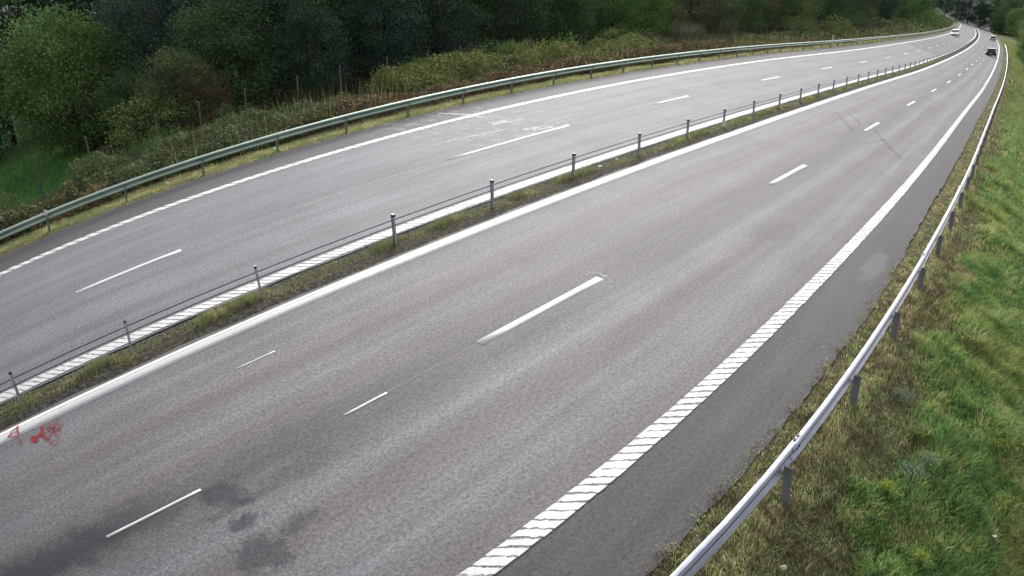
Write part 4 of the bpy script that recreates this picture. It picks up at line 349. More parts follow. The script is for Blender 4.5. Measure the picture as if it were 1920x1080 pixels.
# faint old seams continuing the dashes
for a, b, d_, road in ((3.5, 8.9, -.02, road_r), (-2.0, .3, .01, road_r), (15.4, 20.5, -.03, road_r), (27.4, 34, -.03, road_r), (39.5, 44, -.02, road_r), (51.4, 55, 0, road_r)):
    o = ribbon('faint_seam', np.linspace(a, b, 12), d_ + .03, d_ - .03, M_FAINT, .004, road)
for a, b in ((2.2, 7.4), (13.6, 19.4), (22.8, 26.5)): ribbon('faint_seam', np.linspace(a, b, 12), 8.24, 8.15, M_WORN2 if a < 1 else M_WORN, .004, road_l)
def stroke(name, pts, w, mat, road, h=.009):
    pts = np.array(pts, float); q = []
    for i in range(len(pts) - 1):
        for t in np.linspace(0, 1, 5)[:-1]: q.append(pts[i] * (1 - t) + pts[i + 1] * t)
    q.append(pts[-1]); q = np.array(q); tg = np.gradient(q, axis=0); tg /= np.linalg.norm(tg, axis=1)[:, None] + 1e-9; nn = np.stack([-tg[:, 1], tg[:, 0]], 1) * w / 2
    a, b = q + nn, q - nn; n = len(q); V = np.concatenate([surf(b[:, 0], b[:, 1], h), surf(a[:, 0], a[:, 1], h)])
    return wobj(name, V, np.array([[i, i + 1, n + i + 1, n + i] for i in range(n - 1)]), mat, road)
TRI = [[(-7.54, 3.7), (-7.6, 3.52), (-7.61, 3.38)], [(-7.56, 3.66), (-7.69, 3.61), (-7.83, 3.49)], [(-7.83, 3.49), (-7.71, 3.52), (-7.59, 3.52)], [(-7.85, 3.49), (-7.75, 3.41), (-7.64, 3.38)], [(-7.63, 3.28), (-7.64, 3.14), (-7.64, 3.03)]]
FIG = [[(-7.07, 3.33), (-7.12, 3.16), (-7.16, 3.06)], [(-7.15, 3.1), (-7.26, 3.1), (-7.36, 3.11), (-7.41, 3.07)], [(-7.41, 3.07), (-7.36, 2.97), (-7.3, 2.97), (-7.26, 3.04)], [(-7.15, 3.09), (-7.13, 2.97), (-7.09, 2.83)], [(-7.36, 3.18), (-7.32, 3.05), (-7.35, 2.94)], [(-7.2, 3.15), (-7.14, 3.01)]]
KNOT = [[(-7.09, 3.21), (-6.95, 3.3), (-6.82, 3.27), (-6.71, 3.3)], [(-6.71, 3.3), (-6.76, 3.14), (-6.89, 3.12), (-7.01, 3.14)], [(-7.01, 3.14), (-6.96, 3.01), (-6.83, 3.01), (-6.75, 3.04)], [(-6.75, 3.04), (-6.79, 2.87), (-6.88, 2.82), (-6.95, 2.97)], [(-6.95, 2.97), (-7.06, 2.86), (-7.1, 2.7), (-7.03, 2.61), (-6.93, 2.65), (-6.87, 2.77), (-6.92, 2.91)], [(-7.12, 2.71), (-7.03, 2.74), (-6.95, 2.74)], [(-7.08, 3.13), (-7.05, 2.98), (-6.99, 2.9)], [(-6.92, 3.29), (-6.91, 3.13), (-6.82, 3.13)]]
SCR = [[(3.3, 0.26), (3.44, 0.28), (3.58, 0.16), (3.5, -0.05), (3.4, -0.25), (3.25, -0.25)], [(3.58, 0.16), (3.44, -0.06), (3.26, -0.16)], [(3.54, 0.06), (3.54, -0.09)]]
for i, p in enumerate(TRI): stroke('red_spray_mark', p, .035 if i else .05, M_RED, road_r, .016 + i * .0004)
for i, p in enumerate(FIG): stroke('red_spray_mark', p, .075, M_RED, road_r, .006 + i * .0004)
for i, p in enumerate(KNOT): stroke('faint_red_mark', p, .05, M_REDF, road_r, .009 + i * .0004)
stroke('faint_red_mark', [(-7.02, 3.08), (-6.85, 3.1), (-6.75, 2.98)], .30, M_REDF, road_r, .005)
for i, p in enumerate(SCR): stroke('white_spray_mark', p, .035, M_WSPRAY, road_r, .012 + i * .0004)
for i, p in enumerate([[(27.4, 2.43), (25.5, 1.46), (23.25, .31)], [(26.7, .36), (24.1, -.8), (22, -1.84), (20.7, -2.55)], [(23.6, -1.2), (21.5, -.6)], [(27.9, 1.9), (26.6, 1.0), (25.2, .5)]]): stroke('skid_mark', p, .17, M_SKID, road_r, .005 + i * .0004)
stroke('worn_paint_mark', [(12.0, 13.1), (12.35, 12.2), (12.7, 11.75)], .16, M_WORN2, road_l, .006)
for i, (a, b, w) in enumerate((((11.7, 10.2), (13.2, 10.0), .12), ((12.0, 8.62), (12.9, 8.45), .16), ((9.0, 9.75), (11.4, 9.45), .10), ((13.4, 9.1), (15.6, 9.2), .05), ((12.9, 8.15), (13.6, 8.3), .22), ((11.9, 8.9), (12.5, 8.75), .22), ((11.9, 10.35), (12.6, 10.2), .28), ((12.1, 11.95), (12.5, 11.3), .16))): stroke('worn_paint_mark', [a, b], w, M_WORN2, road_l, .006 + i * .0004)

# ------------------------------------------------------------------ crash barriers
WP = [(x_ * .85, z_ * .78) for x_, z_ in [(0, .31), (.03, .307), (.062, .285), (.08, .262), (.08, .235), (.055, .20), (.018, .175), (.012, .155), (.018, .135), (.055, .11), (.08, .075), (.08, .048), (.062, .025), (.03, .003), (0, 0)]]
GRV_SHADE = [0, 0, 0, .2, .9, 1, 1, 1, .8, .05, 0, .7, 1, 1, 1]  # painted shade per profile point: groove and undersides dark, sky-facing faces pale
def wbeam(s0, s1, d, z0, side, mat, parent, over=.0):
    n = max(2, int((s1 - s0) / (1.0 if s0 < 40 else 3)) + 1); V = []; ring = [(x + over, z) for x, z in WP] + [(x - .006 + over, z) for x, z in WP[::-1]]; m = len(ring)
    for s in np.linspace(s0, s1, n):
        p, f, l, nn = frame(s, d)
        for x, z in ring: V.append(p + l * (side * x) + Vector((0, 0, z0 + z)))
    F = []
    for i in range(n - 1):
        for k in range(m): F.append((i*m + k, i*m + (k+1) % m, (i+1)*m + (k+1) % m, (i+1)*m + k) if side > 0 else (i*m + k, (i+1)*m + k, (i+1)*m + (k+1) % m, i*m + (k+1) % m))
    me = MB(); me.v = [tuple(v) for v in V]; me.f = F; F.append(tuple(range(m))); F.append(tuple((n-1)*m + k for k in range(m))[::-1])
    cc = np.tile(np.array([[g, g, g] for g in (GRV_SHADE + GRV_SHADE[::-1])]), (n, 1)) if mat is M_RAILG else None
    return wobj('rail_section', me.v, F, mat, parent, smooth=False, cols=cc)
def cpost(mat, h, w=.10, dp=.05, t=.006):                    # C-profile post
    m = MB(); m.box((0, 0, h/2), (t, w, h)); m.box((dp/2, w/2 - t/2, h/2), (dp, t, h - .002)); m.box((dp/2, -w/2 + t/2, h/2), (dp, t, h - .002)); return m.me('post', mat)
def place(name, me, parent, s, d, h=0.0, lean=(0, 0)):
    p = P(s, d, h); off = Vector(parent.location) if parent else Vector((0, 0, 0)); o = link(name, me, parent, p - off, (lean[0], lean[1], yaw(s, d))); return o
r_ = random.Random(3)
# near steel barrier at the right shoulder
b1 = empty('guard_rail', P(-6, -5.72), label='bright galvanised guard rail along the right shoulder in front of the grassy bank', cat='guard rail')
pm = cpost(M_POSTN, 1.05, .10, .055)
for k in range(-4, 78):
    s = -.66 + 2.78 * k
    if s > 213: break
    place('post', pm, b1, s, -5.80, -.55, (r_.uniform(-.01, .01), r_.uniform(-.01, .01)))
seg = 2.78 * 3
for k in range(-3, 26):
    a = -.35 + seg * k; b = a + seg + (.25 if a < 60 else .1); b = min(b, 213.5)
    if a > 213: break
    wbeam(a, b, -5.74, .41, 1, M_RAIL, b1, .010 * (k % 2))
    if a < 40:
        p, f, l, n = frame(a + .12, -5.74)
        for q, zz in ((-.07, .30), (-.03, .30), (.05, .30), (.09, .30), (-.03, .155), (.05, .155)):
            bm = MB(); bm.tube([(0, 0, -.012), (0, 0, .016)], .016, 6); c = p + f * q + l * (.045 if zz > .2 else .01) + Vector((0, 0, .41 + zz * .78 - .002)); bm.obj('bolt', M_BLACK, b1, c - b1.location)
# far barrier, green with algae, shade of its folds painted in
b2 = empty('guard_rail', P(-6, 13.65), label='greenish weathered guard rail in front of the bushes and trees', cat='guard rail')
pm2 = cpost(M_POSTG, 1.12, .09, .05)
for k in range(-3, 88):
    s = -3.84 + 2.975 * k
    if s > 255: break
    if s < 60: sp_ = MB(); sp_.box((0, 0, 0), (.05, .02, .12)); place('groove_shadow_strip', sp_.me('groove_shadow_strip', M_POSTG), b2, s, 13.62, .355 + .12)  # dark strip in the groove stands in for the splice and bolt shadow
    place('post', pm2, b2, s, 13.76, -.58, (r_.uniform(-.015, .015), r_.uniform(-.015, .015)))
for k in range(-2, 29):
    a = -3.5 + 2.975 * 3 * k
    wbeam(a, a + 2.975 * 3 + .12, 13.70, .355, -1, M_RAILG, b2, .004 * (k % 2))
rp = MB(); rp.box((0, 0, 0), (.09, .02, .16)); rp.obj('reflector', M_WHITE, b2, P(-3.84, 13.64, .58) - b2.location, (0, 0, yaw(-3.8, 13.5)))
dm = MB(); dm.box((0, 0, .55), (.10, .10, 1.1)); dm.box((0, 0, 1.12), (.105, .105, .04)); place('marker_post', dm.me('marker_post', M_WHITE), b2, 65.3, 13.75, -.05)
# cable barrier in the median
b3 = empty('cable_barrier', P(-8, 4.3), label='low cable barrier with capped steel posts in the grassy median strip', cat='cable barrier')
im = MB(); im.box((0, 0, .33), (.006, .06, .66)); im.box((.024, 0, .33), (.05, .006, .655)); im.box((-.0, .033, .33), (.05, .006, .654)); im.box((0, -.033, .33), (.05, .006, .654)); pm3 = im.me('post', M_POST)
cm = MB(); cm.box((0, 0, 0), (.066, .082, .045)); capm = cm.me('post_cap', M_BLACK); tm = MB(); tm.box((0, 0, -.012), (.06, .076, .012)); topm = tm.me('cap_top', M_WHITE)
sp = [-10.3, -7.25, -4.56, -1.48, 2.02, 5.12, 8.36, 11.75, 14.95, 17.95, 20.95, 24.1]
while sp[-1] < 258: sp.append(sp[-1] + 3.12)
for i, s in enumerate(sp):
    lean = (r_.uniform(-.02, .02), r_.uniform(-.03, .03)) if i > 4 else ((0, -.10 if i in (1, 3) else -.04))
    z0 = -.02; o = place('post', pm3, b3, s, 4.30, z0, lean)
    if i < 4: o.scale = (.55, .55, 1)
    if s < 75:
        c = link('post_cap', capm, o, (0, 0, .665))
        if 2 < i < 12: link('cap_top', topm, o, (0, 0, .706))
for h_ in (.54, .445):
    ss_ = steps(-14, 258, 1.0); t_ = MB(); t_.tube([P(s, 4.30 + (.03 if h_ > .5 else -.035), h_) - b3.location for s in ss_], .0125, 5); t_.obj('cable', M_CABLE, b3)
wr = MB(); wr.box((0, 0, .13), (.09, .10, .24)); place('white_sleeve', wr.me('white_sleeve', M_WHITE), b3, 17.95, 4.30, .0)

# wire game fence in front of the wood
b4 = empty('wire_fence', P(0, 21.3, -1), label='wire fence on grey wooden posts between the bushes and the wood', cat='fence')
fm = MB(); fm.tube([(0, 0, 0), (0, 0, 1.1), (0, 0, 2.15)], [.045, .04, .036], 7); fpm = fm.me('post', M_WOOD)
fs = [-8.5, -5.5, -2.4, .3, 3.6, 5.9, 8.3, 11.1, 13.7, 16.6, 19.4, 21.9]
while fs[-1] < 200: fs.append(fs[-1] + 2.9)
for i, s in enumerate(fs): place('post', fpm, b4, s, 21.3, -1.2, (r_.uniform(-.04, .04), r_.uniform(-.04, .04)))
wm = MB()
for h_ in (-.9, -.6, -.3, 0, .3, .55, .78): wm.tube([P(s, 21.3, h_) - b4.location for s in np.arange(-9, 120, 2.9)], .0022, 3)
for s in np.arange(-9, 40, .5): wm.tube([P(s, 21.3, -.95) - b4.location, P(s, 21.3, .78) - b4.location], .0018, 3, False)
o = wm.obj('wire_mesh', M_WIRE, b4); o['kind'] = 'stuff'

# ------------------------------------------------------------------ cars
def car(s, d, rz_flip, body_c, label, kind='hatch', glassc=(.02, .025, .03), paint_rough=.3):
    root = empty('car', P(s, d), yaw(s, d) + (math.pi if rz_flip else 0), label, 'car')
    mb = plain('car_paint', body_c, paint_rough, .2, .6, .03); mg = plain('car_glass', glassc, .08, 0, .8, .05); mt = plain('tyre', (.02, .02, .02), .9); mr = plain('wheel_rim', (.4, .4, .42), .4, .7)
    ml = plain('head_lamp', (.75, .75, .72), .2, 0, .6, .03); mlr = plain('tail_lamp', (.30, .015, .012), .25, 0, .6, .03)
    prof = [(-2.15, .45, .35), (-2.2, .62, .78), (-2.05, .80, .86), (-1.0, .87, .90), (.4, .88, .90), (1.1, .88, .90), (1.95, .80, .80), (2.2, .70, .66), (2.22, .5, .42)]
    def loft(secs):
        v = []; f = []
        for x, w, zt, zb in secs: v += [(x, -w, zb), (x, -w * 1.0, (zb + zt) / 2 + .05), (x, -w * .93, zt), (x, w * .93, zt), (x, w, (zb + zt) / 2 + .05), (x, w, zb)]
        n = 6
        for i in range(len(secs) - 1):
            for k in range(n): f.append((i*n + k, i*n + (k+1) % n, (i+1)*n + (k+1) % n, (i+1)*n + k))
        f.append(tuple(range(n))[::-1]); f.append(tuple((len(secs)-1)*n + k for k in range(n))); return v, f
    b = MB(); b.add(*loft([(-2.18, .78, .62, .34), (-2.12, .86, .84, .24), (-1.5, .90, .93, .2), (-.6, .91, .93, .2), (.9, .91, .93, .2), (1.7, .89, .82, .2), (2.1, .82, .70, .24), (2.2, .74, .56, .34)])); bo = b.obj('body', mb, root)
    md = bo.modifiers.new('bevel', 'BEVEL'); md.width = .05; md.segments = 2
    g = MB(); g.add(*loft([(-2.0, .70, .96, .90), (-1.55, .72, 1.38, .90), (-.2, .72, 1.44, .90), (.35, .71, 1.38, .90), (1.2, .70, .94, .90)])); g.obj('windows', mg, root)
    r = MB(); r.add(*loft([(-1.62, .655, 1.44, 1.385), (-.9, .68, 1.475, 1.40), (-.1, .68, 1.47, 1.42), (.32, .64, 1.42, 1.37)])); r.obj('roof', mb, root)
    for x in (-1.32, 1.36):
        for y in (-.80, .80):
            w = MB(); w.tube([(0, -.1, 0), (0, .1, 0)], .32, 14); wo = w.obj('wheel', mt, root, (x, y, .32)); h = MB(); h.tube([(0, -.105, 0), (0, .105, 0)], .2, 10); h.obj('rim', mr, wo)
    for y in (-.62, .62):
        m = MB(); m.box((0, 0, 0), (.08, .34, .14)); m.obj('headlight', ml, root, (2.16, y, .62)); m = MB(); m.box((0, 0, 0), (.08, .26, .2)); m.obj('taillight', mlr, root, (-2.15, y, .74))
    for y in (-1, 1):
        m = MB(); m.box((0, 0, 0), (.14, .2, .14)); m.obj('mirror', mb, root, (.85, y * .98, .98))
    m = MB(); m.box((0, 0, 0), (.04, .9, .16)); m.obj('grille', M_BLACK, root, (2.21, 0, .46))
    m = MB(); m.box((0, 0, 0), (.03, .5, .11)); m.obj('number_plate', M_WHITE, root, (-2.21, 0, .6))
    return root
car(139.2, -1.78, False, (.012, .014, .020), 'black hatchback driving away on the right carriageway, nearer of the two there')
car(229.5, -1.5, False, (.45, .46, .48), 'silver car far ahead in the right carriageway bend, beyond the black car')
car(177.0, 9.7, True, (.70, .71, .73), 'white car approaching in the outer lane of the far carriageway')
# ------------------------------------------------------------------ grass: real blades, one mesh per strip of verge
def pick(pal, w, n):
    pal = np.array(pal); i = rng.choice(len(pal), n, p=np.array(w) / sum(w)); return pal[i] * rng.uniform(.75, 1.25, (n, 1))
def pickc(pal, w, key, mixr=.35):                             # colours that hold together in clumps
    n = len(key); r = np.empty(n); r[np.argsort(key)] = np.arange(n) / n; q = np.clip(r * (1 - mixr) + rng.uniform(0, 1, n) * mixr, 0, 1); r[np.argsort(q)] = np.arange(n) / n
    i = np.clip(np.searchsorted(np.cumsum(w) / sum(w), r), 0, len(w) - 1); return np.array(pal)[i] * rng.uniform(.7, 1.3, (n, 1))
def blades(name, s, d, h, ht, wd, col, label, lean=.45, bend=None, parent=None, lsc=1.0):
    n = len(s); B = surf(s, d); B[:, 2] += h - .02
    a = rng.uniform(0, 2 * np.pi, n); ca, sa = np.cos(a), np.sin(a); W_ = np.stack([ca, sa, 0 * a], 1) * wd[:, None] * .5
    la = rng.uniform(0, 2 * np.pi, n) * .7 + 4 * np.pi * vnoise(s * 1.3 / lsc, d * 1.3 / lsc, 15); lm = rng.uniform(.1, 1, n) * lean
    if bend is not None: lx, ly = np.cos(la) * lm + bend[0], np.sin(la) * lm + bend[1]
    else: lx, ly = np.cos(la) * lm, np.sin(la) * lm
    mid = B + np.stack([lx * ht * .35, ly * ht * .35, ht * .6], 1); tip = B + np.stack([lx * ht * 1.1, ly * ht * 1.1, ht * (1 - .25 * lm)], 1)
    V = np.stack([B - W_, B + W_, mid + W_ * .7, mid - W_ * .7, tip + W_ * .12, tip - W_ * .12], 1).reshape(-1, 3); k = np.arange(n)[:, None] * 6
    F = np.concatenate([k + [0, 1, 2, 3], k + [3, 2, 4, 5]]); 
    c = np.repeat(col, 6, 0); 
    o = wobj(name, V, F, M_GRASS, parent, cols=c); return tag(o, label, kind='stuff')
def area(n, s0, s1, d0, d1): return rng.uniform(s0, s1, n), rng.uniform(d0, d1, n)
GREEN = (.265, .39, .125); GREEN2 = (.185, .335, .125); YEL = (.36, .41, .14); TAN = (.55, .47, .30); OLIVE = (.29, .285, .14); BROWN = (.32, .25, .16); DARK = (.13, .22, .07)
S_, D_, HT, WD, CL = [], [], [], [], []
for s0, s1, d0, d1, n, sc in ((-5.5, 3, -11.5, -4.85, 105000, 1.0), (3, 12, -11.5, -4.8, 80000, 1.25), (12, 30, -12.5, -4.75, 62000, 1.9), (30, 80, -15, -4.7, 50000, 3.0), (80, 260, -26, -4.7, 46000, 6.0)):
    s, d = area(n, s0, s1, d0, d1)
    g = np.clip(sm(-5.95, -7.25, d + (fbm(s * .9, d * .9, 11) - .5) * 2.4), 0, 1)          # 0 brown verge .. 1 lush slope
    cl = fbm(s * .8, d * .8, 21); cl2 = fbm(s * 2.6, d * 2.6, 31); tall = sm(.5, .72, cl) 
    keep = rng.uniform(0, 1, n) < (.35 + .65 * np.maximum(g, cl2)) * np.where(d > -5.7, 1.1 * sm(-4.80, -5.12, d + .3 * (vnoise(s * 3, d * 0, 8) - .5)) + .03, 1)
    ht = (.04 + .08 * cl2) * (1 - g) + g * (.08 + .26 * fbm(s * 1.7, d * 1.7, 95) + .18 * tall * cl2); ht *= (1 + .9 * np.exp(-((d + 5.9) / .25) ** 2)) * rng.uniform(.6, 1.25, n) * (1 + .15 * (sc - 1))
    wd = (.009 + .006 * g) * rng.uniform(.7, 1.4, n) * sc
    kf = fbm(s * 2.2, d * 2.2, 91) + .5 * vnoise(s * 7, d * 7, 92); kd = fbm(s * 3.2, d * 3.2, 93) + .8 * vnoise(s * 9, d * 9, 94)
    lush = pickc([DARK, GREEN2, GREEN, YEL, TAN], [.12, .25, .36, .20, .07], kf, .5) * 1.1; dry = pickc([(.09, .085, .05), BROWN, OLIVE, GREEN2, TAN, YEL], [.12, .28, .28, .09, .17, .06], kd) * 1.1
    c = np.where((rng.uniform(0, 1, n) < g)[:, None], lush, dry)
    fo = (sm(14, 90, s) * .75)[:, None]; lush = lush * (1 - fo) + np.array((.22, .235, .105)) * rng.uniform(.75, 1.2, (n, 1)) * fo
    c = np.where((rng.uniform(0, 1, n) < g)[:, None], lush, dry)
    yp = sm(.50, .66, fbm(s * .55 + 9, d * .7, 41))[:, None] * g[:, None]; c = c * (1 - yp * .55) + np.array(YEL) * rng.uniform(.8, 1.2, (n, 1)) * yp * .55
    dp = sm(.42, .30, fbm(s * .7, d * .7 + 5, 51))[:, None] * g[:, None]; c = c * (1 - dp * .4) + np.array(GREEN2) * dp * .4
    S_.append(s[keep]); D_.append(d[keep]); HT.append(ht[keep]); WD.append(wd[keep]); CL.append(c[keep])
s, d, ht, wd, c = map(np.concatenate, (S_, D_, HT, WD, CL))
blades('grass', s, d, hp(s, d), ht, wd, c, 'lush green and brown grass covering the bank right of the road', .7, (-.10, -.15))
# median strip
S_, D_, HT, WD, CL = [], [], [], [], []
for s0, s1, n, sc in ((-9, 8, 30000, 1.0), (8, 30, 26000, 1.5), (30, 90, 20000, 2.6), (90, 250, 12000, 5.0)):
    s, d = area(n, s0, s1, 3.80, 4.78); cl = fbm(s * 1.1, d * 2.5, 61); mid = np.exp(-((d - 4.36 - .05 * (cl - .5)) / .27) ** 2)
    wear = sm(110, 60, s) 
    keep = rng.uniform(0, 1, n) < np.clip(mid * 1.2 - .16 + .9 * (cl - .5), 0.03, 1) * (.15 + .85 * wear)
    ht = (.03 + .13 * sm(.45, .70, cl) * mid + .025 * mid) * rng.uniform(.6, 1.3, n); wd = .007 * rng.uniform(.7, 1.4, n) * sc
    c = pickc([BROWN, GREEN2, OLIVE, YEL, TAN], [.14, .16, .40, .20, .08], fbm(s * 2, d * 3, 62) + .5 * vnoise(s * 8, d * 8, 63)) * (1.05 - .2 * sm(.45, .7, cl))[:, None]
    S_.append(s[keep]); D_.append(d[keep]); HT.append(ht[keep]); WD.append(wd[keep]); CL.append(c[keep])
s, d, ht, wd, c = map(np.concatenate, (S_, D_, HT, WD, CL))
blades('grass', s, d, hp(s, d), ht, wd, c, 'olive tufted grass growing in the narrow median strip under the cable barrier', .6)
# far verge under the green rail
S_, D_, HT, WD, CL = [], [], [], [], []
for s0, s1, n, sc in ((-9, 12, 40000, 1.6), (12, 40, 34000, 2.3), (40, 120, 24000, 4.0), (120, 260, 10000, 7.0)):
    s, d = area(n, s0, s1, 13.33, 15.6); cl = fbm(s * .9, d * 1.6, 71)
    keep = rng.uniform(0, 1, n) < sm(13.33, 13.6, d + .12 * (vnoise(s * 2.5, 0 * d, 3) - .5)) * (.5 + cl) * sm(150, 70, s + 0 * d)
    ht = (.05 + .07 * cl) * rng.uniform(.6, 1.3, n) * (1 + sm(14.3, 15.2, d)); wd = .007 * rng.uniform(.7, 1.3, n) * sc
    c = pickc([BROWN, GREEN2, OLIVE, (.36, .37, .16), TAN], [.10, .14, .34, .28, .14], fbm(s * 1.6, d * 2.4, 72) + .5 * vnoise(s * 5, d * 6, 73)) * 1.15
    S_.append(s[keep]); D_.append(d[keep]); HT.append(ht[keep]); WD.append(wd[keep]); CL.append(c[keep])
s, d, ht, wd, c = map(np.concatenate, (S_, D_, HT, WD, CL))
blades('grass', s, d, hp(s, d), ht, wd, c, 'short pale cut grass along the far shoulder beneath the green guard rail', .6)
# bright meadow at the left
s, d = area(70000, -12, 3, 20.5, 34); cl = fbm(s * .6, d * .6, 81)
keep = rng.uniform(0, 1, len(s)) < sm(2.8, .5, s + (cl - .5) * 2) + .02; s, d, cl = s[keep], d[keep], cl[keep]
blades('grass', s, d, hp(s, d), (.12 + .2 * cl) * rng.uniform(.6, 1.2, len(s)), .016 * rng.uniform(.7, 1.3, len(s)), pick([(.13, .32, .09), (.24, .42, .13), (.07, .20, .06)], [1, 1, 1], len(s)), 'bright green meadow grass in the clearing left of the trees', .6)

# ------------------------------------------------------------------ leafy volumes
def leafquads(ctr, size, cols, up=.3):
    n = len(ctr); a = rng.normal(size=(n, 3)); a /= np.linalg.norm(a, axis=1)[:, None]; nn = rng.normal(size=(n, 3)) + np.array([0, 0, up]); nn /= np.linalg.norm(nn, axis=1)[:, None]
    u = np.cross(nn, a); u /= np.linalg.norm(u, axis=1)[:, None] + 1e-9; v = np.cross(nn, u); sz = (size * rng.uniform(.6, 1.3, n))[:, None]
    V = np.stack([ctr - u * sz * .5, ctr + v * sz * .32, ctr + u * sz * .5, ctr - v * sz * .32], 1).reshape(-1, 3); F = (np.arange(n)[:, None] * 4 + [0, 1, 2, 3]); return V, F, np.repeat(cols, 4, 0)
def under(name, rows, label):
    Cc, Sz, Co = [], [], []
    for (s0, s1, d0, d1, n, top, size, pal, w, seed) in rows:
        s, d = area(n, s0, s1, d0, d1); cl = fbm(s * .7, d * .9, seed); mid = np.clip(1 - np.abs((d - (d0 + d1) / 2) / ((d1 - d0) / 2)) ** 3, 0, 1)
        H = top * (.45 + .9 * cl) * (.35 + .65 * mid); z = H * rng.uniform(0, 1, n) ** .35
        keep = rng.uniform(0, 1, n) < .35 + .9 * cl; p = surf(s, d); p[:, 2] += hp(s, d) + z
        Cc.append(p[keep]); Sz.append(np.full(keep.sum(), size)); c = pick(pal, w, n) * (.75 + .5 * vnoise(s * 1.7, d * 1.7, seed + 9))[:, None]; Co.append(c[keep])
    V, F, c = leafquads(np.concatenate(Cc), np.concatenate(Sz), np.concatenate(Co)); me = meshdata(name, V, F, M_UNDER, cols=c); return tag(link(name, me), label, kind='stuff')
M_UNDER = vcol('undergrowth_leaves', .6, .3)
RUS = (.17, .10, .065); RUS2 = (.13, .085, .058); BG = (.115, .155, .060); BG2 = (.080, .115, .058); YG = (.26, .30, .09); GG = (.15, .19, .115); TN = (.34, .25, .13)
under('undergrowth', [
    (-10, -2.0, 15.2, 18.9, 30000, 1.15, .10, [BG, BG2, TN, RUS2], [.4, .35, .12, .13], 101),
    (-4.2, -.6, 14.9, 17.2, 7000, .75, .09, [TN, BG, RUS2], [.55, .25, .2], 102),
    (-1.5, 9.5, 15.3, 20.6, 42000, 1.35, .095, [BG, BG2, GG, YG, RUS2], [.38, .28, .18, .08, .08], 103),
    (7.0, 26, 15.0, 18.6, 44000, .95, .10, [RUS, RUS2, BG2, TN, BG], [.36, .26, .14, .12, .12], 104),
    (8, 17, 18.4, 21.0, 15000, .9, .11, [BG, BG2, RUS2], [.4, .4, .2], 105),
    (15, 38, 17.4, 21.2, 42000, 1.75, .12, [YG, BG, (.10, .135, .035), TN], [.38, .30, .24, .08], 106),
    (24, 44, 15.0, 18.4, 26000, 1.05, .13, [RUS, BG, BG2, TN, RUS2], [.28, .24, .16, .14, .18], 107),
    (38, 68, 15.4, 20, 22000, .75, .17, [BG2, BG, RUS, RUS2, TN], [.28, .25, .17, .12, .18], 108),
    (44, 60, 15.8, 20, 8000, .5, .14, [TN, (.26, .19, .12)], [.6, .4], 109),
    (64, 140, 15.5, 24, 26000, 1.0, .26, [BG, YG, BG2, RUS2, TN], [.34, .16, .26, .12, .12], 110),
    (140, 330, 15.5, 34, 22000, 1.6, .5, [BG, BG2, YG], [.4, .35, .25], 111),
    (2, 70, 21.4, 27, 40000, .8, .13, [BG2, (.05, .07, .035), RUS2], [.4, .35, .25], 112)],
    'mixed brambles, russet willowherb and goldenrod between the green guard rail and the wood')
# seeding stalks that stick out of the brush
s, d = area(5000, .5, 60, 15.2, 21); cl = fbm(s * .9, d, 120); k = rng.uniform(0, 1, len(s)) < sm(.4, .6, cl); s, d = s[k], d[k]
blades('tall_stalks', s, d, hp(s, d), rng.uniform(.9, 1.9, len(s)), np.full(len(s), .014), pick([TN, YG, RUS, BG], [.2, .4, .2, .2], len(s)), 'dry and green stalks rising out of the brush before the wire fence', .25)

def crown(name, w, h, z0, nclump, per, size, seed, conifer=False, shell=.75):
    r = np.random.default_rng(seed); ctr = []
    for i in range(nclump):
        while True:
            q = r.uniform(-1, 1, 3)
            if .25 < np.linalg.norm(q) < 1: break
        if r.uniform() < shell: q = q / np.linalg.norm(q) * r.uniform(.72, 1.02)
        z = z0 + (q[2] * .5 + .5) * h
        if conifer: k = (1 - (q[2] * .5 + .5)) ** .8 * .95 + .06; rad = np.hypot(q[0], q[1]) + 1e-6; q[:2] = q[:2] / rad * k * r.uniform(.35, 1)
        ctr.append((q[0] * w / 2, q[1] * w / 2, z, r.uniform(.55, 1.35), r.uniform(.65, 1.45)))
    P_, Cl = [], []
    for x, y, z, k, b in ctr:
        g = r.normal(size=(per, 3)) * np.array([.40, .40, .24 if not conifer else .13]) * k * (w / 4.5); P_.append(g + np.array([x, y, z])); tone = np.array([r.uniform(.8, 1.25), 1, r.uniform(.75, 1.15)]) * b
        Cl.append(tone[None] * r.uniform(.7, 1.3, (per, 1)))
    V, F, c = leafquads(np.concatenate(P_), np.full(nclump * per, size), np.concatenate(Cl), .6); return meshdata(name, V, F, M_LEAF, cols=c), ctr
def trunk(name, h, r0, ctr, mat, seed, limbs=9):
    r = random.Random(seed); m = MB(); pts = []; x = y = 0
    for i in range(7): pts.append((x, y, h * i / 6)); x += r.uniform(-.12, .12); y += r.uniform(-.12, .12)
    m.tube(pts, [r0 * (1 - .85 * i / 6) + .02 for i in range(7)], 7)
    for c in r.sample(ctr, min(limbs, len(ctr))):
        z = max(.8, c[2] * r.uniform(.45, .75)); k = min(6, int(z / h * 6)); b = pts[k]; m.tube([(b[0], b[1], min(z, h)), ((b[0] + c[0]) / 2, (b[1] + c[1]) / 2, (z + c[2]) / 2 + .15), (c[0], c[1], c[2])], [r0 * .35, r0 * .22, .015], 5, False)
    return m.me(name, mat)
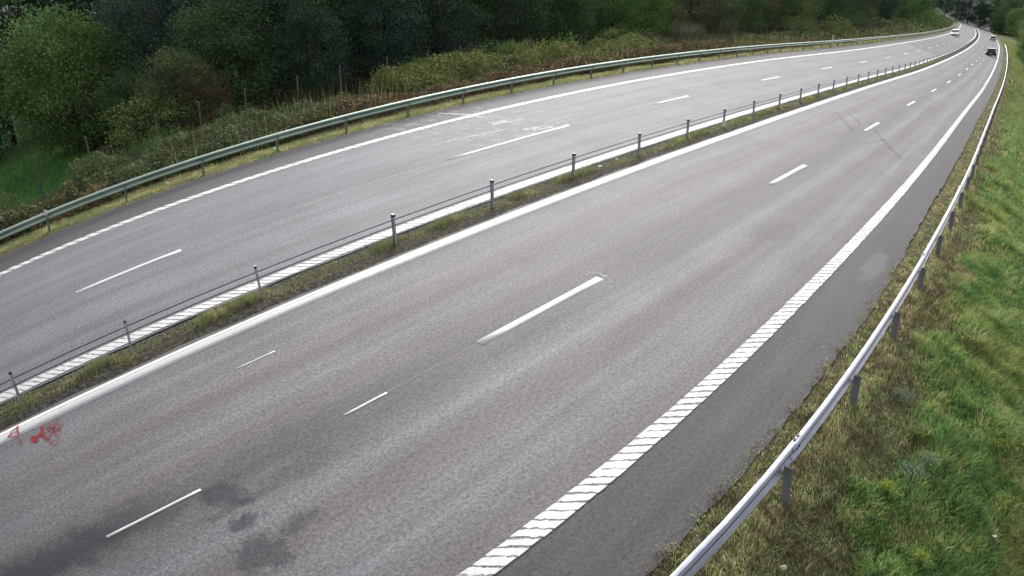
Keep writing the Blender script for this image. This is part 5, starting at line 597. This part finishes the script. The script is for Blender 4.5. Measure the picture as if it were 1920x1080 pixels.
def arche(kind):
    sp = {'full': [(5.5, 6.3, .05, 250, 130, .13, 11)], 'round': [(5.4, 6.5, .15, 150, 115, .14, 1), (5.2, 7.0, .1, 145, 115, .14, 2)], 'tall': [(5.6, 9.8, .8, 150, 105, .18, 3), (6.4, 10.2, .7, 160, 105, .18, 4), (5.0, 9.4, .9, 130, 105, .17, 8)],
          'fir': [(4.2, 11, .9, 120, 85, .15, 5)], 'shrub': [(2.3, 1.9, .05, 36, 85, .075, 6), (2.6, 1.6, .05, 36, 85, .08, 7)]}[kind]; out = []
    for w, h, z0, nc, per, size, sd_ in sp:
        me, ctr = crown('crown', w, h, z0, nc, per, size, sd_, kind == 'fir'); out.append((me, trunk('trunk' if kind != 'shrub' else 'stems', (z0 + h) * (.8 if kind != 'fir' else .97), .13 if kind != 'shrub' else .03, ctr, M_BARKL if sd_ in (3, 8) else M_BARK, sd_)))
    return out
ARCH = {k: arche(k) for k in ('full', 'round', 'tall', 'fir', 'shrub')}
ORD = ['first', 'second', 'third', 'fourth', 'fifth', 'sixth', 'seventh', 'eighth', 'ninth', 'tenth', 'eleventh', 'twelfth', 'thirteenth', 'fourteenth', 'fifteenth', 'sixteenth', 'seventeenth', 'eighteenth', 'nineteenth', 'twentieth'] + ['twenty-' + w for w in ('first', 'second', 'third', 'fourth', 'fifth', 'sixth', 'seventh', 'eighth', 'ninth')] + ['thirtieth'] + ['thirty-' + w for w in ('first', 'second', 'third', 'fourth', 'fifth', 'sixth', 'seventh', 'eighth', 'ninth')] + ['fortieth']
r_ = random.Random(12)
def plant(kind, s, d, sc, col, label, cat, group=None, name=None, sxy=None):
    cm_, tm_ = ARCH[kind][r_.randrange(len(ARCH[kind]))]; p = P(s, d); p.z += float(hp(s, d)) - .05
    root = empty(name or {'shrub': 'shrub', 'fir': 'fir_tree'}.get(kind, 'tree'), p, r_.uniform(0, 6.28), label, cat, group); kx = (sxy or 1) * sc
    root.scale = (kx, kx, sc); c = link('crown' if kind != 'shrub' else 'foliage', cm_, root); c.color = (*col, 1); link('trunk' if kind != 'shrub' else 'stems', tm_, root); return root
DK = (.070, .125, .068); DK2 = (.066, .118, .082); MD = (.085, .15, .066); LT = (.125, .22, .072); OLV = (.135, .165, .080); BRN = (.16, .115, .07); YGC = (.20, .25, .085)
cname = {DK: 'dark green', DK2: 'dark blue-green', MD: 'mid green', LT: 'light green', OLV: 'olive', BRN: 'brownish', YGC: 'yellow-green'}
def jit(c, k=.12): return tuple(a * r_.uniform(1 - k, 1 + k) for a in c)
# the front row, read off from left to right
front = [('tall', -5.6, 36, .95, DK2), ('full', 2.4, 30.8, 1.08, LT), ('round', 4.9, 27.0, .52, MD), ('shrub', 4.2, 23.6, 1.3, YGC), ('tall', 7.6, 29.5, .80, DK2), ('round', 6.6, 24.8, .62, OLV), ('round', 7.6, 24.2, .44, BRN), ('round', 10.0, 26.0, .85, MD), ('tall', 12.6, 27.5, .85, DK), ('round', 14.6, 25.0, .72, DK2), ('tall', 17.2, 27.0, .85, DK), ('round', 19.6, 25.0, .80, DK2), ('tall', 22.2, 27.5, .85, DK), ('round', 24.8, 25.4, .78, DK2), ('tall', 27.8, 27.5, .82, MD), ('round', 30.4, 25.2, .9, DK), ('tall', 33.4, 27.6, .8, DK2), ('round', 36.2, 25.4, .88, MD), ('tall', 39.6, 27.0, .8, DK), ('round', 42.6, 25.2, .82, LT), ('round', 46.4, 25.4, 1.0, LT), ('round', 50.2, 25.4, .8, OLV), ('tall', 54.4, 30.0, .8, DK2), ('tall', 59.0, 30.0, .85, DK), ('round', 64.5, 26.4, .85, OLV), ('round', 70, 25.6, .75, MD), ('round', 77, 27.5, .95, OLV), ('tall', 84, 28, .85, MD), ('round', 92, 26.5, .95, YGC), ('tall', 101, 28, .9, DK), ('round', 111, 27.5, 1.1, MD), ('tall', 122, 29, .95, DK2), ('round', 134, 28, 1.2, OLV), ('tall', 147, 29, 1.0, DK), ('round', 161, 28, 1.3, DK2), ('tall', 177, 29, 1.1, MD), ('round', 194, 27, 1.3, LT), ('round', 213, 26, 1.3, MD), ('tall', 236, 28, 1.2, LT), ('round', 262, 27, 1.4, MD)]
for i, (k, s, d, sc, c) in enumerate(front):
    lab = {1: 'large light green rounded tree standing at the edge of the clearing on the left', 3: 'small yellow-green sapling bush standing beside a fence post left of the dark trees', 6: 'low brownish autumn-tinted tree among the dark green ones near the left'}.get(i) or f'{cname[c]} {"bushy" if k != "tall" else "taller"} tree of the front row behind the fence, {ORD[i]} from the left'
    plant(k, s, d, sc, jit(c, .06), lab, 'tree' if k != 'shrub' else 'shrub', 'trees along the near edge of the wood')
for lo, hi, st, d0, d1, s0, s1 in ((-6, 60, 3.4, 31.5, 36, .95, 1.2), (-8, 70, 4.2, 39, 45, 1.2, 1.45), (-4, 80, 5.6, 49, 56, 1.4, 1.8), (58, 200, 5.0, 31, 40, 1.1, 1.4), (60, 230, 8, 42, 52, 1.4, 1.8), (200, 330, 16, 33, 40, 1.3, 1.7), (50, 330, 10, 58, 75, 1.6, 2.1), (90, 330, 15, 80, 110, 1.9, 2.4)):
    s = lo
    while s < hi:
        if not (-5 < s < 5 and d0 < 33): 
            kk = r_.choice(['tall', 'tall', 'round', 'fir']); plant(kk, s + r_.uniform(-1, 1), r_.uniform(d0, d1), r_.uniform(s0, s1) * (.9 if kk == 'fir' else 1), jit(r_.choice([DK, DK2, DK2, MD]), .15), 'tall dark tree deep in the wood behind the front row of trees', 'tree', 'dark trees deep in the wood')
        s += st * r_.uniform(.85, 1.15)
for s_, d_, q in ((-8.5, 40, 1.1), (-10.5, 33, 1.0), (-13, 42, 1.3), (-15, 30, 1.0), (-17, 37, 1.2), (-20, 31, 1.1), (-23, 37, 1.3), (-22, 26, 1.0), (-18.5, 48, 1.5), (-11, 52, 1.5), (-23, 46, 1.4), (-23.5, 58, 1.7), (-15, 60, 1.7)):
    plant(r_.choice(['tall', 'round']), s_, d_, q, jit(r_.choice([DK, MD, DK2]), .15), 'tall dark tree deep in the wood behind the front row of trees', 'tree', 'dark trees deep in the wood')
# trees closing the view beyond the bend and along the right
k_ = 0
for i, (s, d, sc, c) in enumerate([(118, -11.8, .62, LT), (136, -11.6, .85, MD), (152, -11.5, .9, LT), (172, -12.2, .9, YGC), (196, -13.5, 1.0, MD), (225, -15, 1.1, OLV), (262, -15, 1.1, MD), (300, -13, 1.1, LT)]):
    plant('round' if i % 2 == 0 else 'tall', s, d, sc, jit(c, .06), f'{cname[c]} tree on the rising bank at the far right, {ORD[i]} along the road', 'tree', 'trees on the bank right of the bend')
for i in range(26):
    a = i / 25; s = 336 - 3 * (i % 3); d = -38 + 160 * a
    if -6.5 < d < 14.5: s, d = 339.5, d
    plant(r_.choice(['tall', 'round']), s, d, r_.uniform(1.6, 2.2), jit(r_.choice([DK, MD, DK2]), .15), 'distant dark tree closing the view beyond the bend', 'tree', 'distant trees beyond the bend')
for s_, d_ in ((322, -9), (326, -14), (318, -19), (327, -24), (320, -30), (300, -27), (285, -32), (306, -36), (330, -11), (312, -16)):
    plant('round', s_, d_, r_.uniform(1.3, 1.7), jit(MD, .15), 'distant dark tree closing the view beyond the bend', 'tree', 'distant trees beyond the bend')
# shrubs standing out of the brush in front of the fence
sh = [(-7.5, 17.5, 1.0, MD), (-5.3, 19.0, .9, OLV), (-.2, 18.8, .75, YGC), (1.6, 18.0, .8, MD), (3.4, 19.4, .85, MD), (5.2, 18.2, .8, OLV), (6.9, 19.6, .9, MD), (8.7, 18.6, .8, MD), (15.6, 19.6, .9, YGC), (17.8, 20.0, 1.0, LT), (20.4, 19.4, 1.0, YGC), (23.4, 20.0, 1.1, LT), (26.6, 19.6, 1.15, YGC), (30.2, 20.0, 1.2, LT), (34.4, 19.4, 1.2, YGC), (39, 19.8, 1.1, OLV), (70, 19, 1.5, OLV), (86, 20, 1.7, YGC), (104, 21, 1.9, MD), (190, 19.5, 2.4, LT), (206, 20, 2.4, LT), (224, 20, 2.4, LT)]
for i, (s, d, sc, c) in enumerate(sh): plant('shrub', s, d, sc, jit(c, .06), f'{cname[c]} shrub rising from the brush behind the green guard rail, {ORD[i]} from the left', 'shrub', 'shrubs behind the green guard rail')

# ------------------------------------------------------------------ small things
def rosette(name, s, d, hgt, n, size, col, label, cat):
    p = P(s, d); p.z += float(hp(s, d)); root = empty(name, p, 0, label, cat); n = n * 4; q = rng.normal(size=(n, 3)) * np.array([.10, .10, .06]) * size + np.array([0, 0, hgt]); V, F, c = leafquads(q, np.full(n, .034), np.array(col)[None] * rng.uniform(.7, 1.3, (n, 1)), 1.2)
    link('leaves', meshdata('leaves', V, F, M_GRASS, cols=c), root); m = MB()
    for _ in range(5): a = r_.uniform(0, 6.28); m.tube([(0, 0, 0), (math.cos(a) * .07 * size, math.sin(a) * .07 * size, hgt)], .006, 4)
    m.obj('stems', M_STEM, root)
M_STEM = plain('green_stem', (.09, .12, .05), .7)
rosette('thistle_plant', 2.95, -6.55, .16, 90, 1.0, (.20, .27, .20), 'pale grey-green spiky weed on the bank beside the guard rail', 'weed')
rosette('leafy_weed', .95, -7.35, .30, 80, .95, (.17, .25, .19), 'blue-green leafy weed low on the bank, below another smaller one', 'weed')
rosette('leafy_weed', 1.42, -7.50, .30, 40, .7, (.19, .26, .20), 'small blue-green weed just above the larger leafy weed', 'weed')
rosette('yellow_weed', .45, -7.05, .26, 40, .5, (.36, .42, .07), 'bright yellow-green tuft standing alone on the lower bank', 'weed')
rosette('yellow_weed', 3.0, -8.7, .42, 90, 1.4, (.27, .33, .07), 'large yellow-green clump near the right edge of the photo', 'weed')
rosette('yellow_weed', 1.6, -9.2, .42, 60, 1.1, (.25, .31, .07), 'yellow-green clump at the far right, below the largest clump', 'weed')
rosette('yellow_weed', -.55, -8.0, .3, 30, .55, (.30, .37, .07), 'small yellow-green tuft at the bottom of the bank', 'weed')
def scrap(s, d, sz, col, label, cat='litter', nm='litter', z=.02):
    m = MB(); a = r_.uniform(0, 3); m.add([(math.cos(a + k * 1.05) * sz * r_.uniform(.35, .55), math.sin(a + k * 1.05) * sz * r_.uniform(.3, .5), r_.uniform(0, .3) * sz) for k in range(6)] + [(0, 0, .35 * sz)], [(k, (k + 1) % 6, 6) for k in range(6)])
    p = P(s, d, 0); p.z += float(hp(s, d)) + z; return tag(m.obj(nm, col, None, p), label, cat)
scrap(9.52, 4.20, .17, M_WHITE, 'white flattened scrap of litter in the median grass near a cable post', z=.10)
scrap(10.47, 4.27, .10, M_WHITE, 'small pale yellowish litter in the median grass just beyond the white scrap', z=.12)
scrap(5.2, 14.1, .13, M_WHITE, 'white litter on the far verge beneath the green rail, right of the other scrap', z=.06)
scrap(.9, 14.1, .12, M_WHITE, 'whitish litter on the far verge, nearer the left edge of the photo', z=.06)
scrap(3.6, -4.7, .05, M_WHITE, 'tiny white pebble on the dark right shoulder', 'pebble', 'pebble', z=.05)
scrap(-2.25, 9.38, .06, M_WHITE, 'tiny white pebble on the far carriageway above the long dash', 'pebble', 'pebble', z=.05)
scrap(.7, -9.1, .07, M_WHITE, 'small white litter among the grass at the right edge', z=.35)
scrap(-1.75, -6.35, .09, plain('tan_litter', (.45, .36, .25)), 'small tan scrap in the brown verge beside the guard rail', z=.08)
scrap(4.95, -6.0, .16, M_BLACK, 'small black object on the verge at the foot of a guard rail post', 'debris', 'debris', z=.05)
m = MB()
for _ in range(380):
    s = r_.uniform(-5, 14); d = r_.uniform(-5.6, -3.8) if r_.random() < .7 else r_.uniform(-6.6, -5.2); z = r_.uniform(.004, .011); p = P(s, d, float(hp(s, d)) * (d < -5.0) + .006); a = r_.uniform(0, 3)
    v = [(p.x + math.cos(a + k * 1.57) * z, p.y + math.sin(a + k * 1.57) * z, p.z) for k in range(4)] + [(p.x, p.y, p.z + z)]; m.add(v, [(0, 1, 4), (1, 2, 4), (2, 3, 4), (3, 0, 4)])
tag(m.obj('gravel', plain('gravel_stone', (.42, .41, .39), .9)), 'scattered small light stones on the right shoulder and verge', kind='stuff')
